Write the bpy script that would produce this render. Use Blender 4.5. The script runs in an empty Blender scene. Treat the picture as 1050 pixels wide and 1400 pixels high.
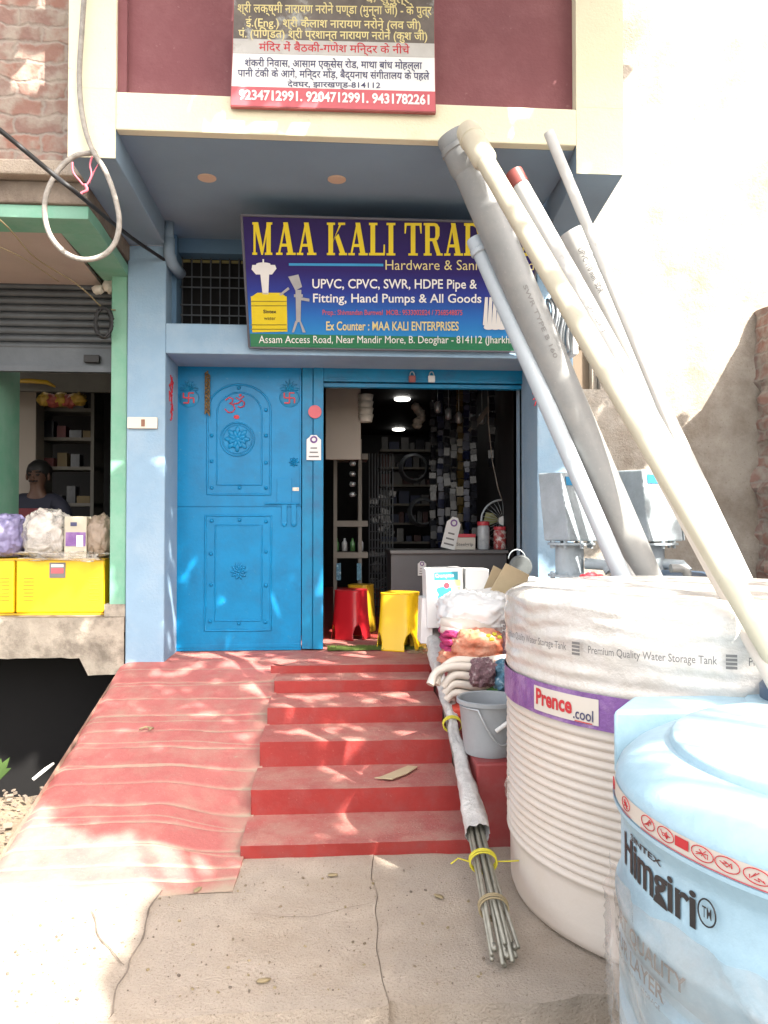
import bpy, bmesh, math, random
from mathutils import Vector, Matrix, noise
from math import radians as R, sin, cos, pi, sqrt, atan2
random.seed(7)
C = bpy.context.scene
COL = C.collection
# ------------------------------------------------------------------ camera, sky, sun, exposure
H = 1.38                     # eye height over the pavement
F = 1050.0                   # focal length in photograph pixels (photo 1050 x 1400)
YAW, TILT = R(3.98), R(1.2)
cd = bpy.data.cameras.new('camera'); cam = bpy.data.objects.new('camera', cd); COL.objects.link(cam)
cam.location = (0, 0, H); cam.rotation_euler = (pi/2 + TILT, 0, -YAW)
cd.sensor_fit = 'VERTICAL'; cd.angle = 2*math.atan(700/F); cd.clip_start = .05; cd.clip_end = 2000
C.camera = cam
S = Vector((.61, -.82, 1.05)).normalized()      # towards the sun
w = bpy.data.worlds.new("World"); C.world = w; w.use_nodes = True
nt = w.node_tree; bg = nt.nodes['Background']
sky = nt.nodes.new('ShaderNodeTexSky'); sky.sky_type = 'NISHITA'; sky.sun_disc = False
sky.sun_elevation = math.asin(S.z); sky.sun_rotation = atan2(S.x, S.y); sky.dust_density = 2.5
hz = nt.nodes.new('ShaderNodeHueSaturation'); hz.inputs['Saturation'].default_value = .42      # milky, hazy sky
wb = nt.nodes.new('ShaderNodeMix'); wb.data_type = 'RGBA'; wb.blend_type = 'MULTIPLY'; wb.inputs[0].default_value = 1; wb.inputs[7].default_value = (1.07, 1.0, .93, 1)
nt.links.new(sky.outputs[0], hz.inputs['Color']); nt.links.new(hz.outputs[0], wb.inputs[6]); nt.links.new(wb.outputs[2], bg.inputs[0]); bg.inputs[1].default_value = .15
sd = bpy.data.lights.new('sun', 'SUN'); sun = bpy.data.objects.new('sun', sd); COL.objects.link(sun)
sd.energy = 3.6; sd.angle = R(.5); sd.color = (1, .95, .86)
sun.rotation_euler = S.to_track_quat('Z', 'Y').to_euler(); sun.location = (5, -5, 9)
C.view_settings.view_transform = 'Standard'; C.view_settings.look = 'None'
C.view_settings.exposure = 2.32; C.view_settings.gamma = 1
C.cycles.max_bounces = 8; C.cycles.transparent_max_bounces = 12

_M = cam.rotation_euler.to_matrix(); CR, CU, CF = _M.col[0], _M.col[1], -_M.col[2]
O = Vector((0, 0, H))
def ray(px, py): return CF + CR*((px-525)/F) - CU*((py-700)/F)
def P(px, py, Y):            # the point of the plane y=Y seen at a photo pixel
    d = ray(px, py); return O + d*(Y/d.y)
def G(px, py, z=0.):         # the point of the level z seen at a photo pixel
    d = ray(px, py); return O + d*((z-H)/d.z)
def PL(px, py, p0, n):       # the point of any plane
    d = ray(px, py); return O + d*((p0-O).dot(n)/d.dot(n))

# ------------------------------------------------------------------ materials
def mat(name, col, rough=.6, var=.25, scale=6., bump=0., bscale=40., metal=0., spec=.5, col2=None, emit=None, dirt=None, dscale=2.5, alpha=None, coat=0., trans=0., dthr=(.45,.7), speck=None, sscale=160, sthr=(.58,.66)):
    m = bpy.data.materials.new(name); m.use_nodes = True
    n, l = m.node_tree.nodes, m.node_tree.links; b = n['Principled BSDF']
    c = Vector(col)
    b.inputs['Roughness'].default_value = rough; b.inputs['Metallic'].default_value = metal
    b.inputs['Specular IOR Level'].default_value = spec; b.inputs['Coat Weight'].default_value = coat
    b.inputs['Coat Roughness'].default_value = .12
    b.inputs['Transmission Weight'].default_value = trans
    tc = n.new('ShaderNodeTexCoord')
    def tex(sc, det=6., rg=.6):
        t = n.new('ShaderNodeTexNoise'); t.inputs['Scale'].default_value = sc; t.inputs['Detail'].default_value = det
        t.inputs['Roughness'].default_value = rg; l.new(tc.outputs['Object'], t.inputs['Vector']); return t
    def ramp(t, a, bb, p0=.3, p1=.7):
        r = n.new('ShaderNodeValToRGB'); l.new(t.outputs['Fac'], r.inputs[0])
        r.color_ramp.elements[0].position = p0; r.color_ramp.elements[1].position = p1
        r.color_ramp.elements[0].color = (*a, 1); r.color_ramp.elements[1].color = (*bb, 1); return r
    c2 = Vector(col2) if col2 else c*(1-var)
    out = ramp(tex(scale), c2, c).outputs[0]
    if dirt:
        mx = n.new('ShaderNodeMix'); mx.data_type = 'RGBA'
        l.new(ramp(tex(dscale, 9, .7), (0,0,0), (1,1,1), *dthr).outputs[0], mx.inputs[0])
        l.new(out, mx.inputs[6]); mx.inputs[7].default_value = (*dirt, 1); out = mx.outputs[2]
    if speck:
        mx = n.new('ShaderNodeMix'); mx.data_type = 'RGBA'
        l.new(ramp(tex(sscale, 4, .7), (0,0,0), (1,1,1), *sthr).outputs[0], mx.inputs[0])
        l.new(out, mx.inputs[6]); mx.inputs[7].default_value = (*speck, 1); out = mx.outputs[2]
    l.new(out, b.inputs['Base Color'])
    if bump:
        bp = n.new('ShaderNodeBump'); bp.inputs['Strength'].default_value = bump; bp.inputs['Distance'].default_value = .02
        l.new(tex(bscale, 8, .65).outputs['Fac'], bp.inputs['Height']); l.new(bp.outputs[0], b.inputs['Normal'])
    if emit:
        b.inputs['Emission Color'].default_value = (*col, 1); b.inputs['Emission Strength'].default_value = emit
    if alpha is not None: b.inputs['Alpha'].default_value = alpha
    return m
M = {}
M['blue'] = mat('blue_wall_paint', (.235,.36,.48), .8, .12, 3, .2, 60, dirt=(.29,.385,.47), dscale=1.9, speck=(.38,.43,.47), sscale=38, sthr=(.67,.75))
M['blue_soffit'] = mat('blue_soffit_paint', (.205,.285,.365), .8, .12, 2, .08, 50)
M['blue_deep'] = mat('blue_beam_and_shade', (.10,.19,.29), .8, .15, 2, .1, 50)  # deeper blue; on the door jamb it stands in for the reveal's shade
M['cream'] = mat('cream_paint', (.74,.69,.50), .85, .08, 3, .2, 70, dirt=(.62,.54,.37), dscale=3.5, dthr=(.58,.8), speck=(.50,.43,.30), sscale=40, sthr=(.66,.74))
M['maroon'] = mat("maroon_paint", (.20,.068,.075), .85, .12, 2.5, .2, 60, dirt=(.22,.085,.09), dscale=6, speck=(.28,.14,.14), sscale=30, sthr=(.66,.76))
M['door'] = mat('cyan_enamel_paint', (.001,.205,.44), .36, .16, 4, .10, 25, spec=.22, coat=.08, dirt=(.006,.145,.31), dscale=5, speck=(.05,.24,.38), sscale=34, sthr=(.66,.74))
M['door_light'] = mat('cyan_frame_paint', (.004,.20,.39), .4, .2, 5, .1, 25, spec=.25, coat=.08, dirt=(.02,.12,.24), dscale=7)
M['red'] = mat('red_oxide_riser', (.33,.032,.027), .6, .22, 5, .2, 60, dirt=(.27,.055,.05), dscale=7, speck=(.36,.13,.10), sscale=70, sthr=(.64,.74))
M['tread'] = mat('red_oxide_dusty_tread', (.40,.115,.10), .85, .2, 6, .45, 80, dirt=(.40,.23,.18), dscale=5, dthr=(.42,.72), speck=(.46,.34,.27), sscale=110, sthr=(.60,.72))
M['plinth'] = mat('dark_red_plinth_paint', (.26,.035,.035), .5, .15, 4, .1, 50, dirt=(.24,.07,.065), dscale=6)
M['concrete'] = mat('grey_concrete', (.50,.42,.34), .95, .2, 5, .8, 110, dirt=(.40,.325,.25), dscale=2.6, dthr=(.45,.66), speck=(.22,.175,.13), sscale=130, sthr=(.56,.70))
M['concrete_dark'] = mat('weathered_concrete', (.25,.20,.155), .9, .4, 7, .6, 40, dirt=(.11,.085,.065), dscale=4)
M['slab'] = mat('stained_slab_cement', (.42,.37,.30), .9, .3, 8, .5, 30, dirt=(.12,.10,.08), dscale=6)
M['dirt'] = mat('dry_dirt', (.30,.235,.16), .95, .4, 12, .8, 30, dirt=(.13,.10,.07), dscale=6)
M['black'] = mat('black_void_shade', (.003,.0025,.0025), .95, .3, 6)  # near black: shade of pit, slab underside and ventilator put into the colour
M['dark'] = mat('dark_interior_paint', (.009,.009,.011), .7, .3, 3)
M['road'] = mat('road_asphalt', (.07,.062,.055), .95, .3, 10, .6, 60)
M['wallr'] = mat('cream_render', (.43,.385,.33), .95, .2, 3, .6, 45, dirt=(.215,.175,.135), dscale=1.7, dthr=(.42,.64), speck=(.23,.185,.145), sscale=60, sthr=(.58,.7))
M['green'] = mat('green_wall_paint', (.19,.38,.28), .75, .12, 4, .1, 50, dirt=(.12,.33,.22), dscale=5)
M['pinkish'] = mat('beige_soffit_paint', (.42,.34,.30), .85, .12, 3, .1, 40)
M['steel_dark'] = mat('dull_shutter_steel', (.09,.10,.11), .5, .3, 6, .1, 40, metal=.3)
M['steel'] = mat('galvanised_steel', (.46,.50,.52), .42, .2, 14, .1, 60, metal=.55)
M['pump'] = mat('galvanised_pump_casting', (.42,.48,.52), .5, .25, 10, .25, 50, metal=.08, dirt=(.30,.35,.37), dscale=9)
M['pipe_grey'] = mat('grey_upvc', (.225,.23,.228), .42, .12, 3, .05, 30, dirt=(.265,.262,.25), dscale=5, speck=(.30,.295,.28), sscale=60, sthr=(.62,.74))
M['pipe_ivory'] = mat('ivory_cpvc', (.50,.455,.34), .42, .1, 3, dirt=(.44,.39,.29), dscale=5, speck=(.36,.32,.25), sscale=26, sthr=(.64,.76))
M['pipe_white'] = mat('white_upvc', (.52,.515,.50), .42, .08, 3, dirt=(.44,.43,.40), dscale=5, speck=(.36,.35,.32), sscale=24, sthr=(.64,.76))
M['pipe_blue'] = mat('bluish_white_pipe', (.42,.47,.51), .42, .1, 3, dirt=(.36,.41,.45), dscale=5, speck=(.50,.53,.55), sscale=26, sthr=(.64,.76))
M['pipe_cap'] = mat('brown_red_cap', (.26,.06,.05), .45, .15, 6)
M['tank'] = mat('white_tank_plastic', (.62,.555,.49), .42, .10, 3, .12, 14, dirt=(.54,.47,.40), dscale=3)
M['tank_film'] = mat('shrink_wrapped_white_plastic', (.64,.61,.57), .25, .14, 9, .55, 22, dirt=(.52,.48,.42), dscale=7, coat=.35)
M['tank_blue'] = mat('pale_blue_tank_plastic', (.36,.53,.62), .42, .08, 40, .12, 90, dirt=(.31,.47,.56), dscale=30)
M['purple'] = mat('purple_label', (.20,.085,.30), .3, .25, 10, .4, 30, dirt=(.32,.20,.38), dscale=12)
M['white'] = mat('white_print', (.78,.78,.76), .5, .04)
M['paper'] = mat('white_carton', (.70,.70,.68), .6, .06, 5, .05, 20)
M['black_print'] = mat('black_print', (.02,.02,.022), .5, .1)
M['grey_print'] = mat('grey_print', (.16,.155,.15), .5, .1)
M['red_print'] = mat('red_print', (.50,.02,.03), .5, .1)
M['pink_print'] = mat('pink_red_print', (.55,.10,.12), .5, .1)
M['yellow_print'] = mat('yellow_print', (.70,.55,.015), .5, .08)
M['paleyellow'] = mat('pale_yellow_print', (.72,.62,.28), .5, .1)
M['sky_print'] = mat('cyan_print', (.03,.28,.55), .5, .1)
M['navy_print'] = mat('navy_print', (.05,.05,.12), .5, .1)
M['teal_print'] = mat('teal_print', (.03,.30,.38), .5, .1)
M['green_print'] = mat('sign_green', (.02,.18,.085), .4, .1)
M['strip'] = mat('cream_strip_print', (.60,.55,.48), .5, .08)
M['tan'] = mat('tan_cardboard', (.50,.40,.25), .8, .15, 8, .1, 30)
M['yellow_pl'] = mat('yellow_plastic', (.75,.48,.01), .3, .08, 4, coat=.2)
M['ochre_pl'] = mat('ochre_plastic', (.45,.27,.015), .35, .1)
M['red_pl'] = mat('red_plastic', (.42,.012,.02), .3, .1, 4, coat=.2)
M['redlid'] = mat('pink_red_lid', (.55,.05,.07), .4, .1)
M['grey_pl'] = mat('grey_bucket_plastic', (.30,.325,.34), .4, .1, 5, dirt=(.25,.27,.28), dscale=8)
M['mat_green'] = mat('green_turf', (.13,.19,.035), .95, .5, 60, .8, 200)
M['sack'] = mat('white_poly_sack', (.74,.73,.71), .5, .06, 5, .25, 18)
M['hose'] = mat('off_white_hose', (.62,.56,.49), .5, .1, 6)
M['wrap'] = mat('crinkled_white_wrap', (.66,.64,.61), .35, .3, 22, .8, 35, dirt=(.30,.29,.28), dscale=16, dthr=(.58,.75))
M['rod'] = mat('galvanised_rod', (.33,.315,.26), .45, .3, 30, metal=.4)
M['tie'] = mat('yellow_tie', (.55,.48,.03), .5, .1)
M['pink_net'] = mat('pink_netting', (.60,.05,.20), .7, .35, 30, .6, 90)
M['orange_net'] = mat('orange_netting', (.70,.20,.10), .7, .3, 30, .6, 80, dirt=(.66,.42,.30), dscale=8)
M['mauve'] = mat('mauve_mesh_pouch', (.24,.13,.15), .35, .6, 60, .8, 60, dirt=(.5,.42,.42), dscale=25, dthr=(.55,.65))
M['bluep'] = mat('blue_mesh_pouch', (.10,.25,.36), .35, .5, 50, .8, 60, dirt=(.42,.52,.58), dscale=25, dthr=(.55,.65))
M['grass'] = mat('green_leaf', (.07,.13,.03), .6, .4, 5)
M['rope'] = mat('dusty_white_cable', (.36,.33,.29), .7, .45, 30, .3, 60)
M['wire'] = mat('black_cable', (.012,.012,.013), .6, .2)
M['wire_tan'] = mat('tan_wire', (.28,.22,.12), .6, .2)
M['pink_string'] = mat('pink_string', (.50,.12,.16), .7, .2)
M['switch'] = mat('cream_switch_plastic', (.66,.60,.50), .4, .05)
M['skin'] = mat('brown_skin', (.115,.058,.038), .55, .1)
M['hair'] = mat('black_hair', (.01,.009,.009), .6, .1)
M['shirt'] = mat('dark_shirt', (.02,.022,.04), .8, .2)
M['shirt_print'] = mat('shirt_red_panel', (.20,.04,.05), .8, .2)
M['orange'] = mat('orange_plastic', (.45,.20,.05), .5, .1)
M['glass'] = mat('jar_plastic', (.55,.58,.60), .12, .3, 25, dirt=(.28,.30,.33), dscale=25)
M['lamp'] = mat('lamp_glow', (1,.97,.9), emit=3.5)
M['lamp_off'] = mat('unlit_lamp_disc', (.62,.44,.32), .5, .05)
M['gold'] = mat('dull_garland', (.20,.13,.05), .8, .5, 40, .6, 60)
M['tub'] = mat('blue_tub', (.06,.10,.16), .4, .15)
M['purple_bag'] = mat('lilac_bag', (.22,.20,.36), .4, .3, 10, .4, 20)
M['brown_bag'] = mat('brown_wrapped_bag', (.30,.23,.17), .4, .35, 9, .5, 20)
M['cloth'] = mat('grey_cloth_bundle', (.36,.34,.32), .8, .3, 10, .5, 25)
M['bulb_grey'] = mat('grey_interior_paint', (.15,.14,.12), .7, .25, 4)
M['beige_in'] = mat('beige_interior_panel', (.30,.26,.22), .7, .12, 2)
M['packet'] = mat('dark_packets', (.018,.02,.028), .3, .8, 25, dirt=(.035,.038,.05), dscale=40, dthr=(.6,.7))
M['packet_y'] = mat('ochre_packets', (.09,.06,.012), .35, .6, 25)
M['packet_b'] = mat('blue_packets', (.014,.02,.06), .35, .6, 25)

def film(name, col, a, rough=.2, scale=9.):
    m = bpy.data.materials.new(name); m.use_nodes = True; n, l = m.node_tree.nodes, m.node_tree.links
    b = n['Principled BSDF']; b.inputs['Base Color'].default_value = (*col, 1); b.inputs['Roughness'].default_value = rough
    tc = n.new('ShaderNodeTexCoord'); t = n.new('ShaderNodeTexNoise'); t.inputs['Scale'].default_value = scale; t.inputs['Detail'].default_value = 5
    t.inputs['Distortion'].default_value = 1.2
    l.new(tc.outputs['Object'], t.inputs['Vector'])
    mr = n.new('ShaderNodeMapRange'); mr.inputs[1].default_value = .35; mr.inputs[2].default_value = .7
    mr.inputs[3].default_value = a*.45; mr.inputs[4].default_value = min(1, a*1.5)
    l.new(t.outputs['Fac'], mr.inputs[0]); l.new(mr.outputs[0], b.inputs['Alpha'])
    bp = n.new('ShaderNodeBump'); bp.inputs['Strength'].default_value = .8; bp.inputs['Distance'].default_value = .03
    l.new(t.outputs['Fac'], bp.inputs['Height']); l.new(bp.outputs[0], b.inputs['Normal'])
    return m
M['film'] = film('clear_plastic_film', (.72,.68,.62), .5)
M['film_brown'] = film('dusty_plastic_film', (.46,.42,.38), .36, .2, 6)

def node_mat_brick():
    m = bpy.data.materials.new('old_red_brick'); m.use_nodes = True; n, l = m.node_tree.nodes, m.node_tree.links; b = n['Principled BSDF']
    tc = n.new('ShaderNodeTexCoord'); mp = n.new('ShaderNodeMapping'); mp.inputs['Rotation'].default_value = (pi/2, 0, 0)
    nz = n.new('ShaderNodeTexNoise'); nz.inputs['Scale'].default_value = 9; nz.inputs['Detail'].default_value = 6
    l.new(tc.outputs['Object'], nz.inputs['Vector'])
    ad = n.new('ShaderNodeMix'); ad.data_type = 'RGBA'; ad.blend_type = 'LINEAR_LIGHT'; ad.inputs[0].default_value = .05
    l.new(tc.outputs['Object'], ad.inputs[6]); l.new(nz.outputs['Color'], ad.inputs[7]); l.new(ad.outputs[2], mp.inputs[0])
    bt = n.new('ShaderNodeTexBrick'); bt.inputs['Scale'].default_value = 1
    bt.inputs['Brick Width'].default_value = .25; bt.inputs['Row Height'].default_value = .096; bt.inputs['Mortar Size'].default_value = .014
    bt.inputs['Color1'].default_value = (.235,.12,.09,1); bt.inputs['Color2'].default_value = (.19,.12,.10,1); bt.inputs['Mortar'].default_value = (.235,.195,.165,1)
    bt.inputs['Mortar Smooth'].default_value = .9
    l.new(mp.outputs[0], bt.inputs['Vector'])
    n2 = n.new('ShaderNodeTexNoise'); n2.inputs['Scale'].default_value = 14; n2.inputs['Detail'].default_value = 8; l.new(tc.outputs['Object'], n2.inputs['Vector'])
    rp = n.new('ShaderNodeValToRGB'); rp.color_ramp.elements[0].position = .40; rp.color_ramp.elements[1].position = .64
    l.new(n2.outputs['Fac'], rp.inputs[0])
    mx = n.new('ShaderNodeMix'); mx.data_type = 'RGBA'; l.new(rp.outputs[0], mx.inputs[0]); l.new(bt.outputs['Color'], mx.inputs[6]); mx.inputs[7].default_value = (.27,.225,.185,1)
    l.new(mx.outputs[2], b.inputs['Base Color']); b.inputs['Roughness'].default_value = .95
    bp = n.new('ShaderNodeBump'); bp.inputs['Strength'].default_value = .35; bp.inputs['Distance'].default_value = .02; bp.invert = True
    l.new(bt.outputs['Fac'], bp.inputs['Height']); b2 = n.new('ShaderNodeBump'); b2.inputs['Strength'].default_value = .7; b2.inputs['Distance'].default_value = .02
    l.new(n2.outputs['Fac'], b2.inputs['Height']); l.new(bp.outputs[0], b2.inputs['Normal']); l.new(b2.outputs[0], b.inputs['Normal'])
    return m
M['brick'] = node_mat_brick()

def grad_mat(name, stops, z0, z1):      # the sign's printed colour blend, along the sign's own height
    m = bpy.data.materials.new(name); m.use_nodes = True; n, l = m.node_tree.nodes, m.node_tree.links; b = n['Principled BSDF']
    tc = n.new('ShaderNodeTexCoord'); sp = n.new('ShaderNodeSeparateXYZ'); l.new(tc.outputs['Object'], sp.inputs[0])
    mr = n.new('ShaderNodeMapRange'); mr.inputs[1].default_value = z0; mr.inputs[2].default_value = z1; l.new(sp.outputs[2], mr.inputs[0])
    r = n.new('ShaderNodeValToRGB'); l.new(mr.outputs[0], r.inputs[0])
    while len(r.color_ramp.elements) < len(stops): r.color_ramp.elements.new(.5)
    for e, (p, c) in zip(r.color_ramp.elements, stops): e.position = p; e.color = (*c, 1)
    l.new(r.outputs[0], b.inputs['Base Color']); b.inputs['Roughness'].default_value = .65; b.inputs['Specular IOR Level'].default_value = .2
    return m

# ------------------------------------------------------------------ mesh helpers
class MB:
    def __init__(s): s.v = []; s.f = []; s.mi = []; s.cur = 0
    def add(s, vs, fs):
        o = len(s.v); s.v += [tuple(v) for v in vs]; s.f += [tuple(i+o for i in f) for f in fs]; s.mi += [s.cur]*len(fs)
    def hexa(s, p):          # 8 points: bottom loop 0-3, top loop 4-7
        s.add(p, [(3,2,1,0),(4,5,6,7),(0,1,5,4),(1,2,6,5),(2,3,7,6),(3,0,4,7)])
    def box(s, x0, x1, y0, y1, z0, z1): s.hexa([(x0,y0,z0),(x1,y0,z0),(x1,y1,z0),(x0,y1,z0),(x0,y0,z1),(x1,y0,z1),(x1,y1,z1),(x0,y1,z1)])
    def obox(s, c, sx, sy, sz, m=None):
        m = m or Matrix.Identity(3); c = Vector(c)
        s.hexa([c + m @ Vector((a*sx/2, b*sy/2, d*sz/2)) for d in (-1,1) for a,b in ((-1,-1),(1,-1),(1,1),(-1,1))])
    def tube(s, pts, r, seg=10, caps=True, close=False):
        pts = [Vector(p) for p in pts]; n = len(pts); rr = r if isinstance(r, (list, tuple)) else [r]*n
        up = Vector((.13,.29,.95)); vs = []; prev = None
        for i, p in enumerate(pts):
            if close: t = (pts[(i+1) % n] - pts[i-1])
            else: t = pts[min(i+1, n-1)] - pts[max(i-1, 0)]
            t.normalize()
            if prev is None:
                a = t.cross(up); a = a if a.length > .05 else t.cross(Vector((1,0,0)))
            else: a = prev - t*prev.dot(t)
            a.normalize(); prev = a; b = t.cross(a)
            for k in range(seg):
                q = 2*pi*k/seg; vs.append(p + (a*cos(q) + b*sin(q))*rr[i])
        fs = []
        for i in range(n if close else n-1):
            j = (i+1) % n
            for k in range(seg): fs.append((i*seg+k, i*seg+(k+1) % seg, j*seg+(k+1) % seg, j*seg+k))
        if caps and not close: fs += [tuple(range(seg))[::-1], tuple((n-1)*seg+k for k in range(seg))]
        s.add(vs, fs)
    def lathe(s, prof, c, seg=32, m=None, sx=1, sy=1, caps=True):
        c = Vector(c); m = m or Matrix.Identity(3); vs = []; n = len(prof)
        for r, z in prof:
            for k in range(seg):
                q = 2*pi*k/seg; vs.append(c + m @ Vector((r*cos(q)*sx, r*sin(q)*sy, z)))
        fs = [(i*seg+k, i*seg+(k+1) % seg, (i+1)*seg+(k+1) % seg, (i+1)*seg+k) for i in range(n-1) for k in range(seg)]
        if caps: fs += [tuple(range(seg))[::-1], tuple((n-1)*seg+k for k in range(seg))]
        s.add(vs, fs)
    def prism(s, poly, off):     # polygon of 3D points pushed along off
        n = len(poly); a = [Vector(p) for p in poly]; b = [p + Vector(off) for p in a]
        s.add(a + b, [tuple(range(n)), tuple(range(2*n-1, n-1, -1))] + [(i, n+i, n+(i+1) % n, (i+1) % n) for i in range(n)])
    def blob(s, c, rx, ry, rz, amp=.15, fr=2.2, seg=28, rings=18, flat=None, seed=0, m=None, pw=1., crease=0.):
        c = Vector(c); m = m or Matrix.Identity(3); vs = []; off = Vector((seed*3.1, seed*1.7, seed*.9))
        def sg(x): return math.copysign(abs(x)**pw, x)
        for i in range(rings+1):
            t = pi*i/rings
            for k in range(seg):
                q = 2*pi*k/seg; d = Vector((sg(sin(t))*sg(cos(q)), sg(sin(t))*sg(sin(q)), -sg(cos(t))))
                g = 1 + amp*noise.fractal(d*fr + off, 1., 2.2, 4)
                if crease: g += crease*(max(0, .22-abs(noise.noise(d*fr*1.6+off*1.3)))*2.2 - abs(noise.noise(d*fr*3.1+off*.7))*.5)
                p = Vector((d.x*rx*g, d.y*ry*g, d.z*rz*g))
                if flat is not None: p.z = max(p.z, -rz*flat)
                vs.append(c + m @ p)
        s.add(vs, [(i*seg+k, i*seg+(k+1) % seg, (i+1)*seg+(k+1) % seg, (i+1)*seg+k) for i in range(rings) for k in range(seg)])
    def build(s, name, mats, parent=None, smooth=False, bevel=0, bseg=2, wn=False):
        me = bpy.data.meshes.new(name)
        off = Vector((0,0,0))
        if parent is not None: off = wloc(parent)
        me.from_pydata([tuple(Vector(v)-off) for v in s.v], [], s.f)
        for m in (mats if isinstance(mats, list) else [mats]): me.materials.append(m)
        for p, i in zip(me.polygons, s.mi): p.material_index = i
        bm = bmesh.new(); bm.from_mesh(me); bmesh.ops.remove_doubles(bm, verts=bm.verts, dist=1e-6); bmesh.ops.recalc_face_normals(bm, faces=bm.faces); bm.to_mesh(me); bm.free()
        o = bpy.data.objects.new(name, me); COL.objects.link(o)
        if parent is not None: o.parent = parent
        if smooth:
            for p in me.polygons: p.use_smooth = True
            if smooth != True: me.set_sharp_from_angle(angle=R(smooth))
        if bevel:
            b = o.modifiers.new('bevel', 'BEVEL'); b.width = bevel; b.segments = bseg; b.limit_method = 'ANGLE'; b.angle_limit = R(40)
        return o
def wloc(o):
    v = Vector(o.location); p = o.parent
    while p: v = v + Vector(p.location); p = p.parent
    return v
def tag(o, label=None, cat=None, group=None, kind=None):
    if label: o['label'] = label
    if cat: o['category'] = cat
    if group: o['group'] = group
    if kind: o['kind'] = kind
    return o
def thing(name, label, cat, loc=(0,0,0), group=None):
    o = bpy.data.objects.new(name, None); COL.objects.link(o); o.location = loc; o.empty_display_size = .1
    return tag(o, label, cat, group)
def shift(mb, off): mb.v = [tuple(Vector(v)+Vector(off)) for v in mb.v]; return mb

# flat lettering ------------------------------------------------------------
_dep = None
import re
def glyphs(body, bold=0.):
    body = re.sub('((?:[\u0915-\u0939]\u094d)*[\u0915-\u0939]\u093c?)\u093f', '\u093f\\1', body)
    cu = bpy.data.curves.new('lettering', 'FONT'); cu.body = body; cu.size = 1; cu.offset = bold; cu.resolution_u = 3; cu.fill_mode = 'FRONT'
    o = bpy.data.objects.new('lettering', cu); COL.objects.link(o)
    dg = bpy.context.evaluated_depsgraph_get(); ev = o.evaluated_get(dg); me = ev.to_mesh()
    vs = [tuple(v.co) for v in me.vertices]; fs = [tuple(p.vertices) for p in me.polygons]
    ev.to_mesh_clear(); bpy.data.objects.remove(o); bpy.data.curves.remove(cu)
    if not vs: return [], []
    x0 = min(v[0] for v in vs); x1 = max(v[0] for v in vs); y0 = min(v[1] for v in vs); y1 = max(v[1] for v in vs)
    return [((v[0]-x0)/(x1-x0), (v[1]-y0)/(y1-y0)) for v in vs], fs
def lettering(mb, body, fn, bold=0., warp=None):     # fn(u, v) -> 3D point, u right, v up, both 0..1 over the ink box
    vs, fs = glyphs(body, bold)
    if warp: vs = [warp(u, v) for u, v in vs]
    mb.add([fn(u, v) for u, v in vs], fs)
def planefn(p0, n, x0, y0, x1, y1, lift=.003, slant=0.):   # photo box on a plane -> fn; corners are true points of the sign
    a, b, c, d = PL(x0, y1, p0, n), PL(x1, y1+slant, p0, n), PL(x0, y0, p0, n), PL(x1, y0+slant, p0, n)
    k = n*lift if n.y < 0 else n*-lift
    return lambda u, v: a*(1-u)*(1-v) + b*u*(1-v) + c*(1-u)*v + d*u*v + k
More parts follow.
